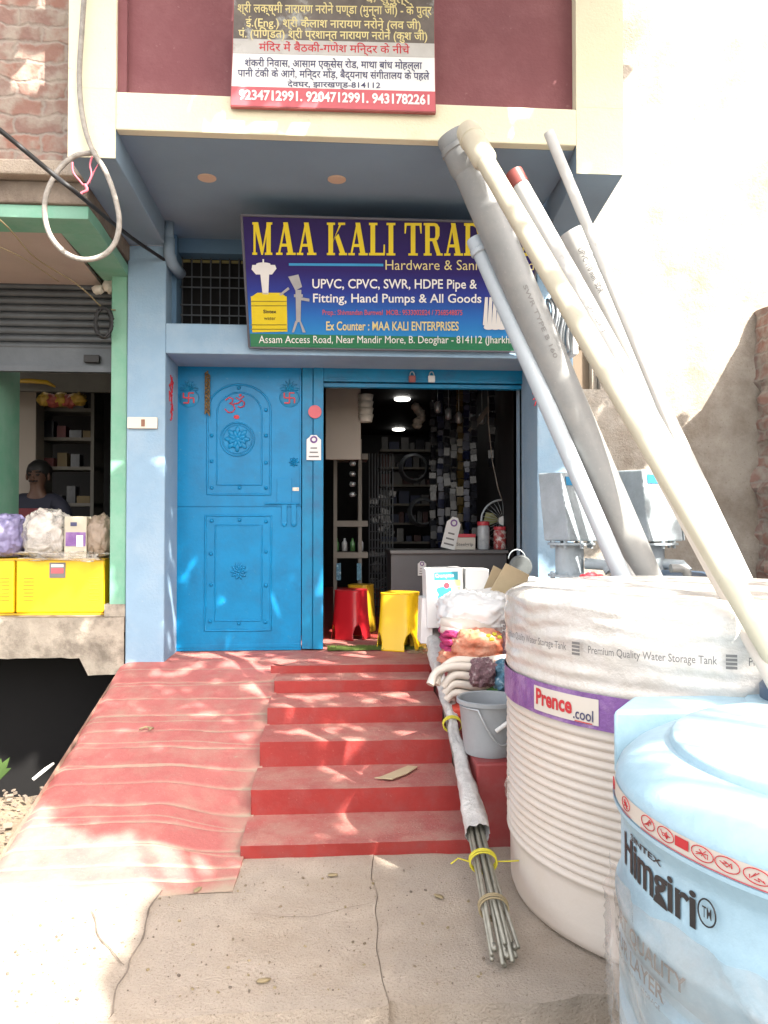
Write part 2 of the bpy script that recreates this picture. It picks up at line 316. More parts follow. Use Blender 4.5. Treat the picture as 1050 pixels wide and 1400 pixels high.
SERIF = {
 'M': (1.15, [[(.06,0),(.17,0),(.17,1),(.06,1)], [(.06,1),(.30,1),(.56,.14),(.46,.0)], [(.46,0),(.54,0),(.86,1),(.76,1)], [(.72,0),(.94,0),(.94,1),(.72,1)], [(0,0),(.25,0),(.25,.07),(0,.07)], [(.64,0),(1.02,0),(1.02,.07),(.64,.07)], [(0,.93),(.28,.93),(.28,1),(0,1)], [(.74,.93),(1.02,.93),(1.02,1),(.74,1)]]),
 'A': (1.0, [[(.10,.03),(.20,.03),(.52,1),(.42,1)], [(.62,.03),(.88,.03),(.60,1),(.36,1)], [(.22,.26),(.70,.26),(.68,.35),(.25,.35)], [(0,0),(.33,0),(.33,.07),(0,.07)], [(.53,0),(1,0),(1,.07),(.53,.07)]]),
 'K': (1.05, [[(.08,0),(.32,0),(.32,1),(.08,1)], [(.30,.36),(.36,.50),(.80,1),(.68,1)], [(.42,.56),(.60,.66),(.98,0),(.72,0)], [(0,0),(.42,0),(.42,.07),(0,.07)], [(.62,0),(1.04,0),(1.04,.07),(.62,.07)], [(0,.93),(.42,.93),(.42,1),(0,1)], [(.58,.93),(.94,.93),(.94,1),(.58,1)]]),
 'L': (.85, [[(.08,0),(.32,0),(.32,1),(.08,1)], [(0,0),(.82,0),(.82,.08),(0,.08)], [(.74,.05),(.83,.05),(.83,.34),(.76,.34)], [(0,.93),(.44,.93),(.44,1),(0,1)]]),
 'I': (.48, [[(.11,0),(.35,0),(.35,1),(.11,1)], [(0,0),(.46,0),(.46,.07),(0,.07)], [(0,.93),(.46,.93),(.46,1),(0,1)]]),
 'T': (.95, [[(.33,0),(.57,0),(.57,1),(.33,1)], [(0,.92),(.90,.92),(.90,1),(0,1)], [(.0,.68),(.06,.68),(.12,.95),(0,.95)], [(.84,.68),(.90,.68),(.90,.95),(.78,.95)], [(.20,0),(.70,0),(.70,.07),(.20,.07)]]),
 'R': (1.02, [[(.08,0),(.32,0),(.32,1),(.08,1)], [(.30,.91),(.62,.91),(.62,1),(.30,1)], [(.30,.45),(.62,.45),(.62,.54),(.30,.54)], [(.58,1),(.72,.97),(.84,.86),(.84,.62),(.74,.49),(.58,.45),(.58,.55),(.62,.60),(.62,.86),(.58,.90)], [(.44,.48),(.66,.50),(.90,.05),(.70,.0)], [(0,0),(.42,0),(.42,.07),(0,.07)], [(.68,0),(1.0,0),(1.0,.07),(.68,.07)], [(0,.93),(.32,.93),(.32,1),(0,1)]]),
 'D': (1.0, [[(.08,0),(.32,0),(.32,1),(.08,1)], [(0,.92),(.52,.92),(.52,1),(0,1)], [(0,0),(.52,0),(.52,.08),(0,.08)], [(.50,1),(.72,.95),(.90,.76),(.94,.5),(.90,.24),(.72,.05),(.50,0),(.50,.09),(.62,.14),(.70,.3),(.70,.7),(.62,.86),(.50,.91)]]),
 'E': (.88, [[(.08,0),(.32,0),(.32,1),(.08,1)], [(0,0),(.80,0),(.80,.08),(0,.08)], [(0,.92),(.78,.92),(.78,1),(0,1)], [(.30,.46),(.58,.46),(.58,.54),(.30,.54)], [(.72,.05),(.81,.05),(.81,.32),(.75,.32)], [(.71,.70),(.78,.70),(.78,.95),(.68,.95)], [(.52,.36),(.58,.36),(.58,.64),(.52,.64)]]),
 'S': (.78, [[(.66,.74),(.72,.74),(.72,1),(.66,1)], [(.04,0),(.10,0),(.10,.30),(.04,.30)], [(.66,.86),(.52,.97),(.30,1),(.12,.92),(.05,.74),(.10,.58),(.28,.47),(.46,.40),(.48,.24),(.38,.08),(.10,.10),(.20,.0),(.44,0),(.64,.08),(.72,.26),(.66,.46),(.48,.56),(.30,.64),(.26,.78),(.34,.91),(.52,.90),(.66,.76)]]),
 ' ': (.42, [])}
def serif(mb, body, fn):
    tot = sum(SERIF[c][0] for c in body) + .06*(len(body)-1); x = 0; k = 0
    for c in body:
        wd, polys = SERIF[c]
        for pl in polys:
            k += 1; dz = .0002*(k % 9)
            vs = [fn((x+a)/tot, b) for a, b in pl]; nn = (fn(.01,.0)-fn(0,0)).cross(fn(0,.01)-fn(0,0)).normalized()
            mb.add([v + nn*dz for v in vs], [tuple(range(len(vs)))])
        x += wd + .06
# ================================================================== SETTING
DY, WY, CY = 5.42, 5.0, 3.82          # door plane, wall face, canopy face
FLOOR = P(320, 890, DY).z
def X(px, Y): return P(px, 722, Y).x
def Z(py, Y, px=452): return P(px, py, Y).z
# ground: one sheet to the horizon with the open drain left out of it
mb = MB(); zg = -.16; Xd0, Xd1, Yd0, Yd1 = -7, -1.335, 4.2, 6.25
for x0, x1, y0, y1 in ((-300,300,-300,Yd0), (-300,Xd0,Yd0,Yd1), (Xd1,300,Yd0,Yd1), (-300,300,Yd1,300)):
    mb.add([(x0,y0,zg),(x1,y0,zg),(x1,y1,zg),(x0,y1,zg)], [(0,1,2,3)])
tag(mb.build('ground', M['road']), kind='structure')
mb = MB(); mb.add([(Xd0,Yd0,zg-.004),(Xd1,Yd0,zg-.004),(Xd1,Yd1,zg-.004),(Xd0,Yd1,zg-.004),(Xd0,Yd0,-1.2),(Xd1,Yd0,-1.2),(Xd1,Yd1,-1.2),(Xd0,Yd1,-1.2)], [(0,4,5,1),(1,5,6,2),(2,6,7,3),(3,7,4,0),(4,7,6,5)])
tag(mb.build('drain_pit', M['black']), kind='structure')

def slab(name, outline, top, bot, m, cell=.035, amp=.006):     # cast slab with an uneven top
    mb = MB(); bm = bmesh.new()
    vs = [bm.verts.new((x, y, top)) for x, y in outline]; f = bm.faces.new(vs)
    r = bmesh.ops.extrude_face_region(bm, geom=[f]); bmesh.ops.translate(bm, verts=[g for g in r['geom'] if isinstance(g, bmesh.types.BMVert)], vec=(0,0,bot-top))
    x0 = min(p[0] for p in outline); x1 = max(p[0] for p in outline); y0 = min(p[1] for p in outline); y1 = max(p[1] for p in outline)
    def cut(co, no): bmesh.ops.bisect_plane(bm, geom=bm.verts[:]+bm.edges[:]+bm.faces[:], plane_co=co, plane_no=no)
    k = x0 + cell
    while k < x1: cut((k,0,0), (1,0,0)); k += cell
    k = y0 + cell
    while k < y1: cut((0,k,0), (0,1,0)); k += cell
    for v in bm.verts:
        if v.co.z > top - .001:
            v.co.z += amp*noise.fractal(v.co*3.1, 1, 2, 5) - .004*max(0, noise.noise(v.co*9))
            n = noise.noise_vector(v.co*14)*.006; v.co.x += n.x*.5; v.co.y += n.y*.5
        else:
            n = noise.noise_vector(Vector((v.co.x, v.co.y, 2))*8)*.012; v.co.y += n.y
    bmesh.ops.recalc_face_normals(bm, faces=bm.faces)
    me = bpy.data.meshes.new(name); bm.to_mesh(me); bm.free(); me.materials.append(m)
    for p in me.polygons: p.use_smooth = True
    me.set_sharp_from_angle(angle=R(40))
    o = bpy.data.objects.new(name, me); COL.objects.link(o); tag(o, kind='structure'); return o
def jag(pts, n=9, a=.012, s=0):
    out = []
    for i in range(len(pts)-1):
        p, q = Vector(pts[i]), Vector(pts[i+1])
        for k in range(n):
            t = k/n; v = p.lerp(q, t); nn = noise.noise_vector(Vector((v.x*7+s, v.y*7, s)))*a
            out.append((v.x+nn.x, v.y+nn.y))
    out.append(tuple(pts[-1])); return out
cr = [tuple(G(x, y).xy) for x, y in ((528,1366),(522,1330),(516,1290),(512,1235),(511,1170))]   # joint between the two cast slabs
joint = jag(cr, 8, .02)
front = G(900, 1362).y
slabR = [(3.2, front+.03)] + [(3.2, 5.58), (1.3, 5.58), (1.3, 3.45)] + [(joint[-1][0]+.0015, 3.45)] + [(x+.0015, y) for x, y in joint[::-1]] + jag([(joint[0][0], front), (1.0, front+.02), (2.0, front+.01)], 10, .03, 4)[1:]
slab('pavement', slabR, 0, -.17, M['concrete'])
fl = G(300, 1394).y
slabL = jag([(-1.29, fl), (-.5, fl+.02), (joint[0][0], fl+.03)], 10, .03, 9) + [(x-.0015, y) for x, y in joint] + [(joint[-1][0], 3.45), (-1.29, 3.45)]
slab('pavement', slabL, .002, -.17, M['concrete'])
mb = MB(); mb.add([v for x, y in joint for v in ((x-.03, y, -.012), (x+.03, y, -.012))], [(2*i, 2*i+1, 2*i+3, 2*i+2) for i in range(len(joint)-1)]); tag(mb.build('joint_filling', M['concrete_dark']), kind='structure')
# crack across the left slab and the smaller ones by it
def crack(name, pxs, wd=.008, z=.006):
    pts = [tuple(G(x, y, z).xy) for x, y in pxs]; pts = jag(pts, 6, .03, 3); mb = MB()
    L = []; Rr = []
    for i, p in enumerate(pts):
        k = wd*(.35+.65*abs(noise.noise(Vector((i*.7, 3, 0)))))*(1 if 0 < i < len(pts)-1 else .1)
        a, b = Vector(pts[max(i-1,0)]), Vector(pts[min(i+1, len(pts)-1)]); t = (b-a).normalized(); nn = Vector((-t.y, t.x))
        L.append((p[0]+nn.x*k, p[1]+nn.y*k, z)); Rr.append((p[0]-nn.x*k, p[1]-nn.y*k, z))
    n = len(pts); mb.add(L+Rr, [(i, i+1, n+i+1, n+i) for i in range(n-1)]); return tag(mb.build(name, M['concrete_dark']), kind='structure')
crack('pavement_crack', [(226,1204),(206,1240),(194,1268),(184,1300),(160,1345),(148,1394)], .007, .009)
crack('pavement_crack', [(118,1243),(135,1280),(146,1302),(172,1318)], .004, .009)
crack('pavement_crack', [(512,1232),(420,1255),(330,1248)], .0025, .009)
# dirt verge with rubble on the left
mb = MB(); nx, ny = 60, 40; x0, x1, y0, y1 = -4.2, -1.30, 2.0, 4.24
vs = []
for j in range(ny+1):
    for i in range(nx+1):
        x = x0+(x1-x0)*i/nx; y = y0+(y1-y0)*j/ny
        z = -.03 + .035*noise.fractal(Vector((x*2.5, y*2.5, 0)), 1, 2, 5) + (-.05 if j == ny else 0)
        vs.append((x, y + (.06*noise.noise(Vector((x*4, 0, 7))) if j == ny else 0), z))
mb.add(vs, [(j*(nx+1)+i, j*(nx+1)+i+1, (j+1)*(nx+1)+i+1, (j+1)*(nx+1)+i) for j in range(ny) for i in range(nx)])
mb.add([(x0,y1-.03,-.04),(x1,y1-.03,-.04),(x1,y1-.02,-1.0),(x0,y1-.02,-1.0)], [(0,1,2,3)])
tag(mb.build('dirt_verge', M['dirt'], smooth=True), kind='structure')
mb = MB(); rnd = random.Random(3)
for k in range(330):
    x = -1.34 - abs(rnd.gauss(0, .35)); y = rnd.uniform(2.6, 4.2); s = rnd.choice((.004,.006,.008,.010,.013,.019))
    if y < 3.5 and rnd.random() < .22: mb.cur = 1
    else: mb.cur = 0
    m = Matrix.Rotation(rnd.uniform(0,6), 3, 'Z') @ Matrix.Rotation(rnd.uniform(0,2), 3, 'X')
    mb.obox((x, y, .0+s*.2), s*2, s*1.3, s*.8, m)
tag(mb.build('rubble', [M['concrete_dark'], M['paper']]), kind='stuff')

# ---------------------------------------------------------------- entrance steps
TR = [(3.25,.059),(3.574,.178),(3.905,.305),(4.24,.398),(4.60,.473),(4.82,FLOOR)]
st = thing('entrance_steps', 'red painted cement entrance steps climbing to the open shop doorway', 'steps', (.15, 3.25, 0))
XL0, XR0 = -.362, .62
def xl(Y): return -.372 + .03*(Y-3.25)
for i, (y, z) in enumerate(TR):
    y2 = TR[i+1][0] if i < 5 else 5.9
    zb = TR[i-1][1] if i else 0.0
    def wav(x, k): return .008*noise.fractal(Vector((x*3, k*3.3, y)), 1, 2, 4)
    N = 26
    mb = MB(); xs = [xl(y) + (XR0-xl(y))*k/N for k in range(N+1)]
    if i == 5: xs = [-1.2 + (1.5+1.2)*k/N for k in range(N+1)]
    t0 = [(x, y+wav(x,1), z+.35*wav(x,2)) for x in xs]; b0 = [(x, y+.012+wav(x,3), zb-.005) for x in xs]
    if i == 5:
        xs5 = [k for k in range(N+1) if xs[k] >= xl(y)-.1 and xs[k] <= XR0+.1]
        mb.add([b0[k] for k in xs5]+[t0[k] for k in xs5], [(a, a+1, len(xs5)+a+1, len(xs5)+a) for a in range(len(xs5)-1)])
    else: mb.add(b0+t0, [(a, a+1, N+2+a, N+1+a) for a in range(N)])
    mb.build('riser', M['red'], st, smooth=True)
    mb = MB()
    ed = [(x, yy+.0, zz) for x, yy, zz in t0]; bk = [(x, y2+.02, z+.002) for x in xs]
    md = [(x, y+.03, z+.002+.3*wav(x,5)) for x in xs]
    if i == 5: ed = [(x, yy if x > xl(y)-.03 else 4.975, zz if x > xl(y)-.03 else z-.012) for x, yy, zz in ed]; md = [(x, yy if x > xl(y)-.03 else 5.01, zz) for x, yy, zz in md]
    mb.add(ed+md+bk, [(a, a+1, N+2+a, N+1+a) for a in range(2*N+1) if a != N])
    if i < 5: mb.add([(xl(y), y+.004, zb-.2), (xl(y), y2+.02, zb-.2), (xl(y), y2+.02, z-.001), (xl(y), y+.004, z-.001)], [(0,1,2,3)])
    mb.build('tread', M['tread'], st, smooth=True)
# ---------------------------------------------------------------- ramp beside the steps
def ramp_mat():
    m = bpy.data.materials.new('ribbed_red_ramp'); m.use_nodes = True; n, l = m.node_tree.nodes, m.node_tree.links; b = n['Principled BSDF']
    tc = n.new('ShaderNodeTexCoord'); at = n.new('ShaderNodeAttribute'); at.attribute_name = 'groove'
    def tex(sc, d=8):
        t = n.new('ShaderNodeTexNoise'); t.inputs['Scale'].default_value = sc; t.inputs['Detail'].default_value = d; t.inputs['Roughness'].default_value = .65; l.new(tc.outputs['Object'], t.inputs['Vector']); return t
    r1 = n.new('ShaderNodeValToRGB'); l.new(tex(4).outputs['Fac'], r1.inputs[0]); r1.color_ramp.elements[0].position = .32; r1.color_ramp.elements[1].position = .68
    r1.color_ramp.elements[0].color = (.36,.10,.092,1); r1.color_ramp.elements[1].color = (.43,.14,.125,1)
    ad = n.new('ShaderNodeMath'); ad.operation = 'ADD'; l.new(at.outputs['Fac'], ad.inputs[0])
    mr = n.new('ShaderNodeMath'); mr.operation = 'MULTIPLY_ADD'; l.new(tex(7).outputs['Fac'], mr.inputs[0]); mr.inputs[1].default_value = 1.5; mr.inputs[2].default_value = -.66
    l.new(mr.outputs[0], ad.inputs[1]); ad.use_clamp = True
    mx = n.new('ShaderNodeMix'); mx.data_type = 'RGBA'; l.new(ad.outputs[0], mx.inputs[0]); l.new(r1.outputs[0], mx.inputs[6]); mx.inputs[7].default_value = (.36,.275,.205,1)
    m2 = n.new('ShaderNodeMix'); m2.data_type = 'RGBA'; sp_ = n.new('ShaderNodeValToRGB'); l.new(tex(120, 4).outputs['Fac'], sp_.inputs[0]); sp_.color_ramp.elements[0].position = .60; sp_.color_ramp.elements[1].position = .84
    l.new(sp_.outputs[0], m2.inputs[0]); l.new(mx.outputs[2], m2.inputs[6]); m2.inputs[7].default_value = (.46,.30,.24,1)
    l.new(m2.outputs[2], b.inputs['Base Color']); b.inputs['Roughness'].default_value = .9
    bp = n.new('ShaderNodeBump'); bp.inputs['Strength'].default_value = .4; bp.inputs['Distance'].default_value = .01; l.new(tex(50).outputs['Fac'], bp.inputs['Height']); l.new(bp.outputs[0], b.inputs['Normal'])
    return m
GROOVES = [1203, 1180, 1152, 1122, 1098, 1068, 1046, 1021, 1000, 978, 955, 934]
def rampz(Y):
    t = (Y-2.98)/(5.0-2.98); t = max(0, min(1, t)); return .012 + (FLOOR-.012)*(t**1.04) - .015*sin(pi*t)
def solveY(py, px=200):
    lo, hi = 2.5, 5.2
    for _ in range(50):
        m_ = (lo+hi)/2
        if P(px, py, m_).z > rampz(m_): lo = m_
        else: hi = m_
    return (lo+hi)/2
GY = [solveY(g) for g in GROOVES]
def cornz(Y):                                      # line through the inner corners of the steps
    L = [(2.9,.006),(3.25,.012)] + [(TR[i+1][0], TR[i][1]+.004) for i in range(5)] + [(5.02, FLOOR-.004)]
    for (a, za), (b, zb_) in zip(L, L[1:]):
        if Y <= b: return za + (zb_-za)*max(0, (Y-a)/(b-a))
    return L[-1][1]
mb = MB(); nx, ny = 70, 260; vs = []; gv = []
for j in range(ny+1):
    Y = 2.955 + (5.0-2.955)*j/ny
    for i in range(nx+1):
        u = i/nx; xr = -.36 + .03*(Y-3.25); x = -1.325 + (xr+1.325)*u
        sk = .03*noise.noise(Vector((x*2.2, 1.1, 0))) + (.05*(u-.5) if Y < 4 else .02*(u-.5))
        g = 0
        for k, gy in enumerate(GY):
            d = abs(Y - gy - sk - .012*noise.noise(Vector((x*5, k*7.7, 0)))); wd = .012*(.6+.9*abs(noise.noise(Vector((x*1.3, k*3.1, 5)))) + (.7*max(0,u-.55)))
            g = max(g, max(0, 1-d/wd))
        g *= .55+.45*max(0, min(1, .5+1.6*noise.noise(Vector((x*2.1, Y*3, 6)))))
        z = rampz(Y) - .008*g + .006*noise.fractal(Vector((x*3, Y*3, 0)), 1, 2, 4)
        if Y < 3.0: z -= .02*((3.0-Y)/.045)
        ee = max(0, min(1, (u-.55)/.42)); ee = ee*ee*(3-2*ee); z = z*(1-ee) + (cornz(Y) - .006*g)*ee; yy = Y
        if j == 0: yy += .06*u + .02*noise.noise(Vector((x*5, 0, 1)))
        e0 = max(0, (.04-u)/.04); z -= .02*e0
        vs.append((x + (.015*noise.noise(Vector((0, Y*5, 3))) if i == 0 else 0), yy, z))
        edge = max(0, (u-.86)/.14)*(.35+.6*noise.noise(Vector((x*6, Y*4, 8)))) + max(0, 1-(Y-2.955)/.09)*.8
        gv.append(min(1, 1.0*g + edge))
mb.add(vs, [(j*(nx+1)+i, j*(nx+1)+i+1, (j+1)*(nx+1)+i+1, (j+1)*(nx+1)+i) for j in range(ny) for i in range(nx)])
er = [Vector(vs[j*(nx+1)+nx]) for j in range(ny+1)]; o0 = len(er)
mb.add(er + [Vector((v.x+.004, v.y, -.02)) for v in er], [(j, o0+j, o0+j+1, j+1) for j in range(ny)])
mb.add([(-1.325,2.96,0),(-1.325,5.0,FLOOR-.02),(-1.325,5.0,-.6),(-1.325,2.96,-.2)], [(0,1,2,3)])
rp = mb.build('entrance_ramp', ramp_mat(), smooth=60); tag(rp, 'ribbed pinkish red cement ramp sloping up beside the steps to the blue door', 'ramp')
at = rp.data.attributes.new('groove', 'FLOAT', 'POINT')
key = {tuple(round(c, 4) for c in v): g for v, g in zip(vs, gv)}
for i, v in enumerate(rp.data.vertices): at.data[i].value = key.get(tuple(round(c, 4) for c in v.co), .7)
# ---------------------------------------------------------------- plinth at the right of the steps
mb = MB()
PZ = Z(1048, 3.31)
mb.box(.632, .84, 3.31, 3.80, -.1, PZ); mb.box(.634, 1.3, 3.80, 4.2, -.1, .43); mb.box(.636, 1.3, 4.2, 5.0, -.1, .58)
tag(mb.build('stepped_plinth', M['plinth'], bevel=.012), 'dark red painted cement plinth with the grey bucket on its front block', 'plinth')

# ---------------------------------------------------------------- right hand boundary wall and the broken brick wall
RW = 5.6
mb = MB()
wl, wr = X(785, 5.0)+.003, 9.0; a, b_ = X(770, RW), X(822, RW); z0, z1 = Z(532, RW, 800), Z(446, RW, 800)
mb.box(wl, a, RW, RW+.2, -.2, 7); mb.box(b_, wr, RW, RW+.2, -.2, 7); mb.box(a, b_, RW, RW+.2, -.2, z0); mb.box(a, b_, RW, RW+.2, z1, 7)
bw = thing('boundary_wall', 'tall stained cream rendered wall behind the leaning pipes', 'wall', (2, RW, 0))
mb.build('wall', M['wallr'], bw)
mb = MB(); mb.box(a, b_, RW+.12, RW+.19, z0, z1); mb.build('window_recess', mat('brown_shutter_board', (.17,.125,.085), .8, .1), bw)
mb = MB(); xf = X(815.5, RW); mb.box(xf-.01, xf+.03, RW+.05, RW+.11, z0+.003, z1-.003); mb.build('window_frame', M['wallr'], bw)
# ragged brick pier wall
mb = MB(); xb = X(1037, RW); nz_, ny_ = 70, 60; vs = []
for j in range(nz_+1):
    z = -.1 + 3.12*j/nz_
    for i in range(ny_+1):
        y = 5.6 - 3.2*i/ny_
        rg = .10*noise.fractal(Vector((y*3, z*3, 2)), 1, 2.1, 5) + .03*math.floor(2*noise.noise(Vector((y*1.5, math.floor(z/.088)*3.3, 4))))
        if 2.0 < z < 2.25 and i < 6: rg += .06*sin((z-2.0)/.25*pi)
        if z > 2.5 and i < 10: rg *= .4
        vs.append((xb + rg, y, z))
mb.add(vs, [(j*(ny_+1)+i, j*(ny_+1)+i+1, (j+1)*(ny_+1)+i+1, (j+1)*(ny_+1)+i) for j in range(nz_) for i in range(ny_)])
mb.add([(xb,5.6,3.02),(xb,2.4,3.02),(xb+.35,2.4,3.02),(xb+.35,5.6,3.02)], [(0,1,2,3)])
mb.add([(xb,2.4,-.1),(xb+.35,2.4,-.1),(xb+.35,2.4,3.02),(xb,2.4,3.02)], [(0,1,2,3)])
mbk = mb.build('brick_wall', M['brick'], smooth=30); tag(mbk, 'broken bare brick wall end at the far right edge', 'wall')

# ================================================================== THE SHOP BUILDING
bd = thing('shop_building', 'blue painted shop front with cream canopy face and open doorway', 'building', (0, WY, 0))
xL = X(172, WY)                                   # left edge of the left pillar
xO0, xO1 = X(225, WY), X(735, WY)                 # doorway between the pillars
xR = X(785, WY)
zl0, zl1 = Z(484, WY, 300), Z(443, WY, 300)       # lintel band
zsof = Z(187, CY, 450); zbeam = Z(215, CY, 120)
ztop = 6.2
mb = MB()
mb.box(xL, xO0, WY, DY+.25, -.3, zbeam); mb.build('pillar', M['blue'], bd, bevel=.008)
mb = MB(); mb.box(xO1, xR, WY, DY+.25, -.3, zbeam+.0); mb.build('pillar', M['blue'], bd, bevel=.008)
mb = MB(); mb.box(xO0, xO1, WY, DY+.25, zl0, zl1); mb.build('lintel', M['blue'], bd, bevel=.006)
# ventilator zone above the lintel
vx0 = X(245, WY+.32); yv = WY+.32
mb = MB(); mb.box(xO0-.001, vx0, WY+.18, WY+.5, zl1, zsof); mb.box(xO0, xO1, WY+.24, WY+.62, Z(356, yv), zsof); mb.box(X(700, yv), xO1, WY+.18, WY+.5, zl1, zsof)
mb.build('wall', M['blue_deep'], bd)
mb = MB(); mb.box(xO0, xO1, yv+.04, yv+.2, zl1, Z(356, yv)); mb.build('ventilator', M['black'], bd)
mb = MB(); zv0, zv1 = zl1, Z(357, yv)
for k in range(22):
    x = vx0 + .012 + k*X(276, yv)*0 + k*(X(272.5, yv)-X(259.5, yv)); mb.tube([(x, yv, zv0), (x, yv, zv1)], .005, 6)
for py in (380, 394, 418, 432): mb.tube([(vx0, yv-.008, Z(py, yv, 300)), (xO1-.1, yv-.008, Z(py, yv, 300))], .005, 6)
mb.build('ventilator_grille', M['steel_dark'], bd)
mb = MB()
for k in range(9): mb.obox((vx0+.035+k*.066, yv+.035, zv1-.012), .05, .01, .018)
mb.build('ventilator_trim', mat('ochre_frame_bits', (.22,.19,.07), .7), bd)
# canopy: side beams, soffit, face
cL, cL2, cR2, cR = X(88, CY), X(154, CY), X(791, CY), X(856, CY)
bR2, bR = X(735, WY), X(786, WY)
mb = MB()
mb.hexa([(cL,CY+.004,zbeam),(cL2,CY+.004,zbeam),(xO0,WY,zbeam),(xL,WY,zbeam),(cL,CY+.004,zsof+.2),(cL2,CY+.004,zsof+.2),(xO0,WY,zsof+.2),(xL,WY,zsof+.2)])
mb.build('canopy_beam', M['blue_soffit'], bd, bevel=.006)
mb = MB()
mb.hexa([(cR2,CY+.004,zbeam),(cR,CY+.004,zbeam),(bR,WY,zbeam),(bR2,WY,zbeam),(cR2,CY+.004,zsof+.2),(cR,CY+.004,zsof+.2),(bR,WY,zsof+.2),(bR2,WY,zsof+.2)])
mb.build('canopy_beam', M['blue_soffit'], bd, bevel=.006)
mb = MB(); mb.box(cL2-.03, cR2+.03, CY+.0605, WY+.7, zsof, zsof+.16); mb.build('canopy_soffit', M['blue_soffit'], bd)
for px, py in ((283,243), (460.5,245)):
    c = G(px, py, zsof); m = MB(); m.lathe([(.048,-.006),(.052,-.003),(.052,0)], c, 24); m.build('downlight', M['lamp_off'], bd)
# face: cream frame round the recessed maroon panel
zm = Z(136, CY, 440)
mb = MB(); mb.box(cL2, cR2, CY, CY+.06, zsof, zm); mb.build('canopy_face', M['cream'], bd, bevel=.006)
mb = MB(); mb.box(cL, cL2, CY, CY+.5, zsof+.201, ztop); mb.box(cL, cL2, CY, CY+.0035, zbeam+.0, zsof+.2); mb.build('face_pilaster', M['cream'], bd)
mb = MB(); mb.box(cR2, cR, CY, CY+.5, zsof+.201, ztop); mb.box(cR2, cR, CY, CY+.0035, zbeam+.0, zsof+.2); mb.build('face_pilaster', M['cream'], bd)
mb = MB(); mb.box(cL2+.001, cR2-.001, CY+.061, CY+.2, zsof+.17, ztop); mb.box(cL2+.001, cL2+.045, CY+.025, CY+.0605, zm+.001, ztop); mb.build('maroon_panel', M['maroon'], bd)
# conduit stub at the left of the ventilator
mb = MB(); px_ = X(228, WY-.05); yy_ = WY-.03
mb.tube([(px_, yy_, zsof), (px_, yy_, Z(338, yy_)), ], .030, 14); mb.tube([(px_,yy_,Z(332,yy_)),(px_,yy_,Z(352,yy_)),(px_+.01,yy_+.05,Z(362,yy_)),(px_+.04,yy_+.18,Z(367,yy_))], .037, 14)
mb.build('conduit', M['blue_soffit'], bd, smooth=True)
# interior room
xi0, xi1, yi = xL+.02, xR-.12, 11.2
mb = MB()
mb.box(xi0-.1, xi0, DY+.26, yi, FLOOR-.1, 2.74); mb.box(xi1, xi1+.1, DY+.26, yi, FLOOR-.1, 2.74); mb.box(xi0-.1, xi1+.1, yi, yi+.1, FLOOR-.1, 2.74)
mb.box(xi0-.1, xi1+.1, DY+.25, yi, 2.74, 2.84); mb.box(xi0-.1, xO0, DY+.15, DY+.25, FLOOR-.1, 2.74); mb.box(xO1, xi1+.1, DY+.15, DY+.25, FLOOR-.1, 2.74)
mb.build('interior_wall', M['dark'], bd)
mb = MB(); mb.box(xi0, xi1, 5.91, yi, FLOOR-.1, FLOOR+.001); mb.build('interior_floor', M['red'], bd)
mb = MB(); mb.box(X(445,5.9), X(491,5.9)+.02, 6.1, 6.15, Z(628,6.1), Z(530,6.1)+.2); mb.build('interior_partition', M['beige_in'], bd)
for px, py in ((550,545.5), (545,587)):
    c = G(px, py, 2.73); m = MB(); m.lathe([(.075,-.012),(.085,0)], c, 20); m.build('ceiling_lamp', M['lamp'], bd)
# shutter head box over the open leaf
dl0, dl1 = X(241, DY), X(412, DY); jx = X(441, DY); ox1 = X(714, DY); zd = Z(503, DY)
mb = MB(); zs0 = Z(531, DY, 580)
mb.box(jx-.01, ox1, DY-.03, DY+.05, Z(524, DY, 580), zd); mb.box(jx, ox1-.004, DY-.012, DY+.04, zs0, Z(525.5, DY, 580))
mb.box(dl1+.18, ox1-.001, DY-.034, DY-.026, Z(519,DY,580), Z(522,DY,580))
mb.build('shutter_box', M['door_light'], bd, bevel=.003)
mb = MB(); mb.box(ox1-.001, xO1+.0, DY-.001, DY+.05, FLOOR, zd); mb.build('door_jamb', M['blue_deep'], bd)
# door frame post between leaf and opening
mb = MB(); x0, x1, x2 = X(413, DY), X(428, DY), X(442, DY)
mb.box(x0, x1-.002, DY-.03, DY+.03, FLOOR+.012, zd); mb.box(x1+.002, x2, DY-.042, DY+.03, FLOOR+.012, zd); mb.box(x1-.003, x1+.003, DY-.02, DY+.02, FLOOR+.012, zd)
mb.build('door_frame', M['door_light'], bd, bevel=.003)

# ---------------------------------------------------------------- the blue metal door leaf
dr = bpy.data.objects.new('metal_door', None); COL.objects.link(dr); dr.parent = bd; dr.location = (dl0, DY-WY, FLOOR)
def D(px, py): p = P(px, py, DY); return p.x, p.z
fy = DY-.02                                         # leaf face
mb = MB(); zsp = Z(693, DY, 320); zbb = Z(889, DY, 320)
mb.box(dl0, dl1, fy, DY+.02, zsp+.003, zd-.004); mb.box(dl0, dl1, fy, DY+.02, zbb, zsp-.003); mb.box(dl0+.002, dl1-.002, fy+.006, DY+.018, zsp-.004, zsp+.004)
mb.box(dl0, dl1, fy-.004, fy-.0005, Z(885,DY,320), Z(880,DY,320)); mb.box(dl1-.012, dl1-.002, fy-.006, fy-.0005, zsp+.01, zd-.02)
mb.build('leaf', M['door'], dr, bevel=.003)
def mould(mb, path, wd=.016, th=.010, close=True):    # half round strip following door-plane points
    mb.tube([(x, fy, z) for x, z in path], wd*.5, 8, close=close)
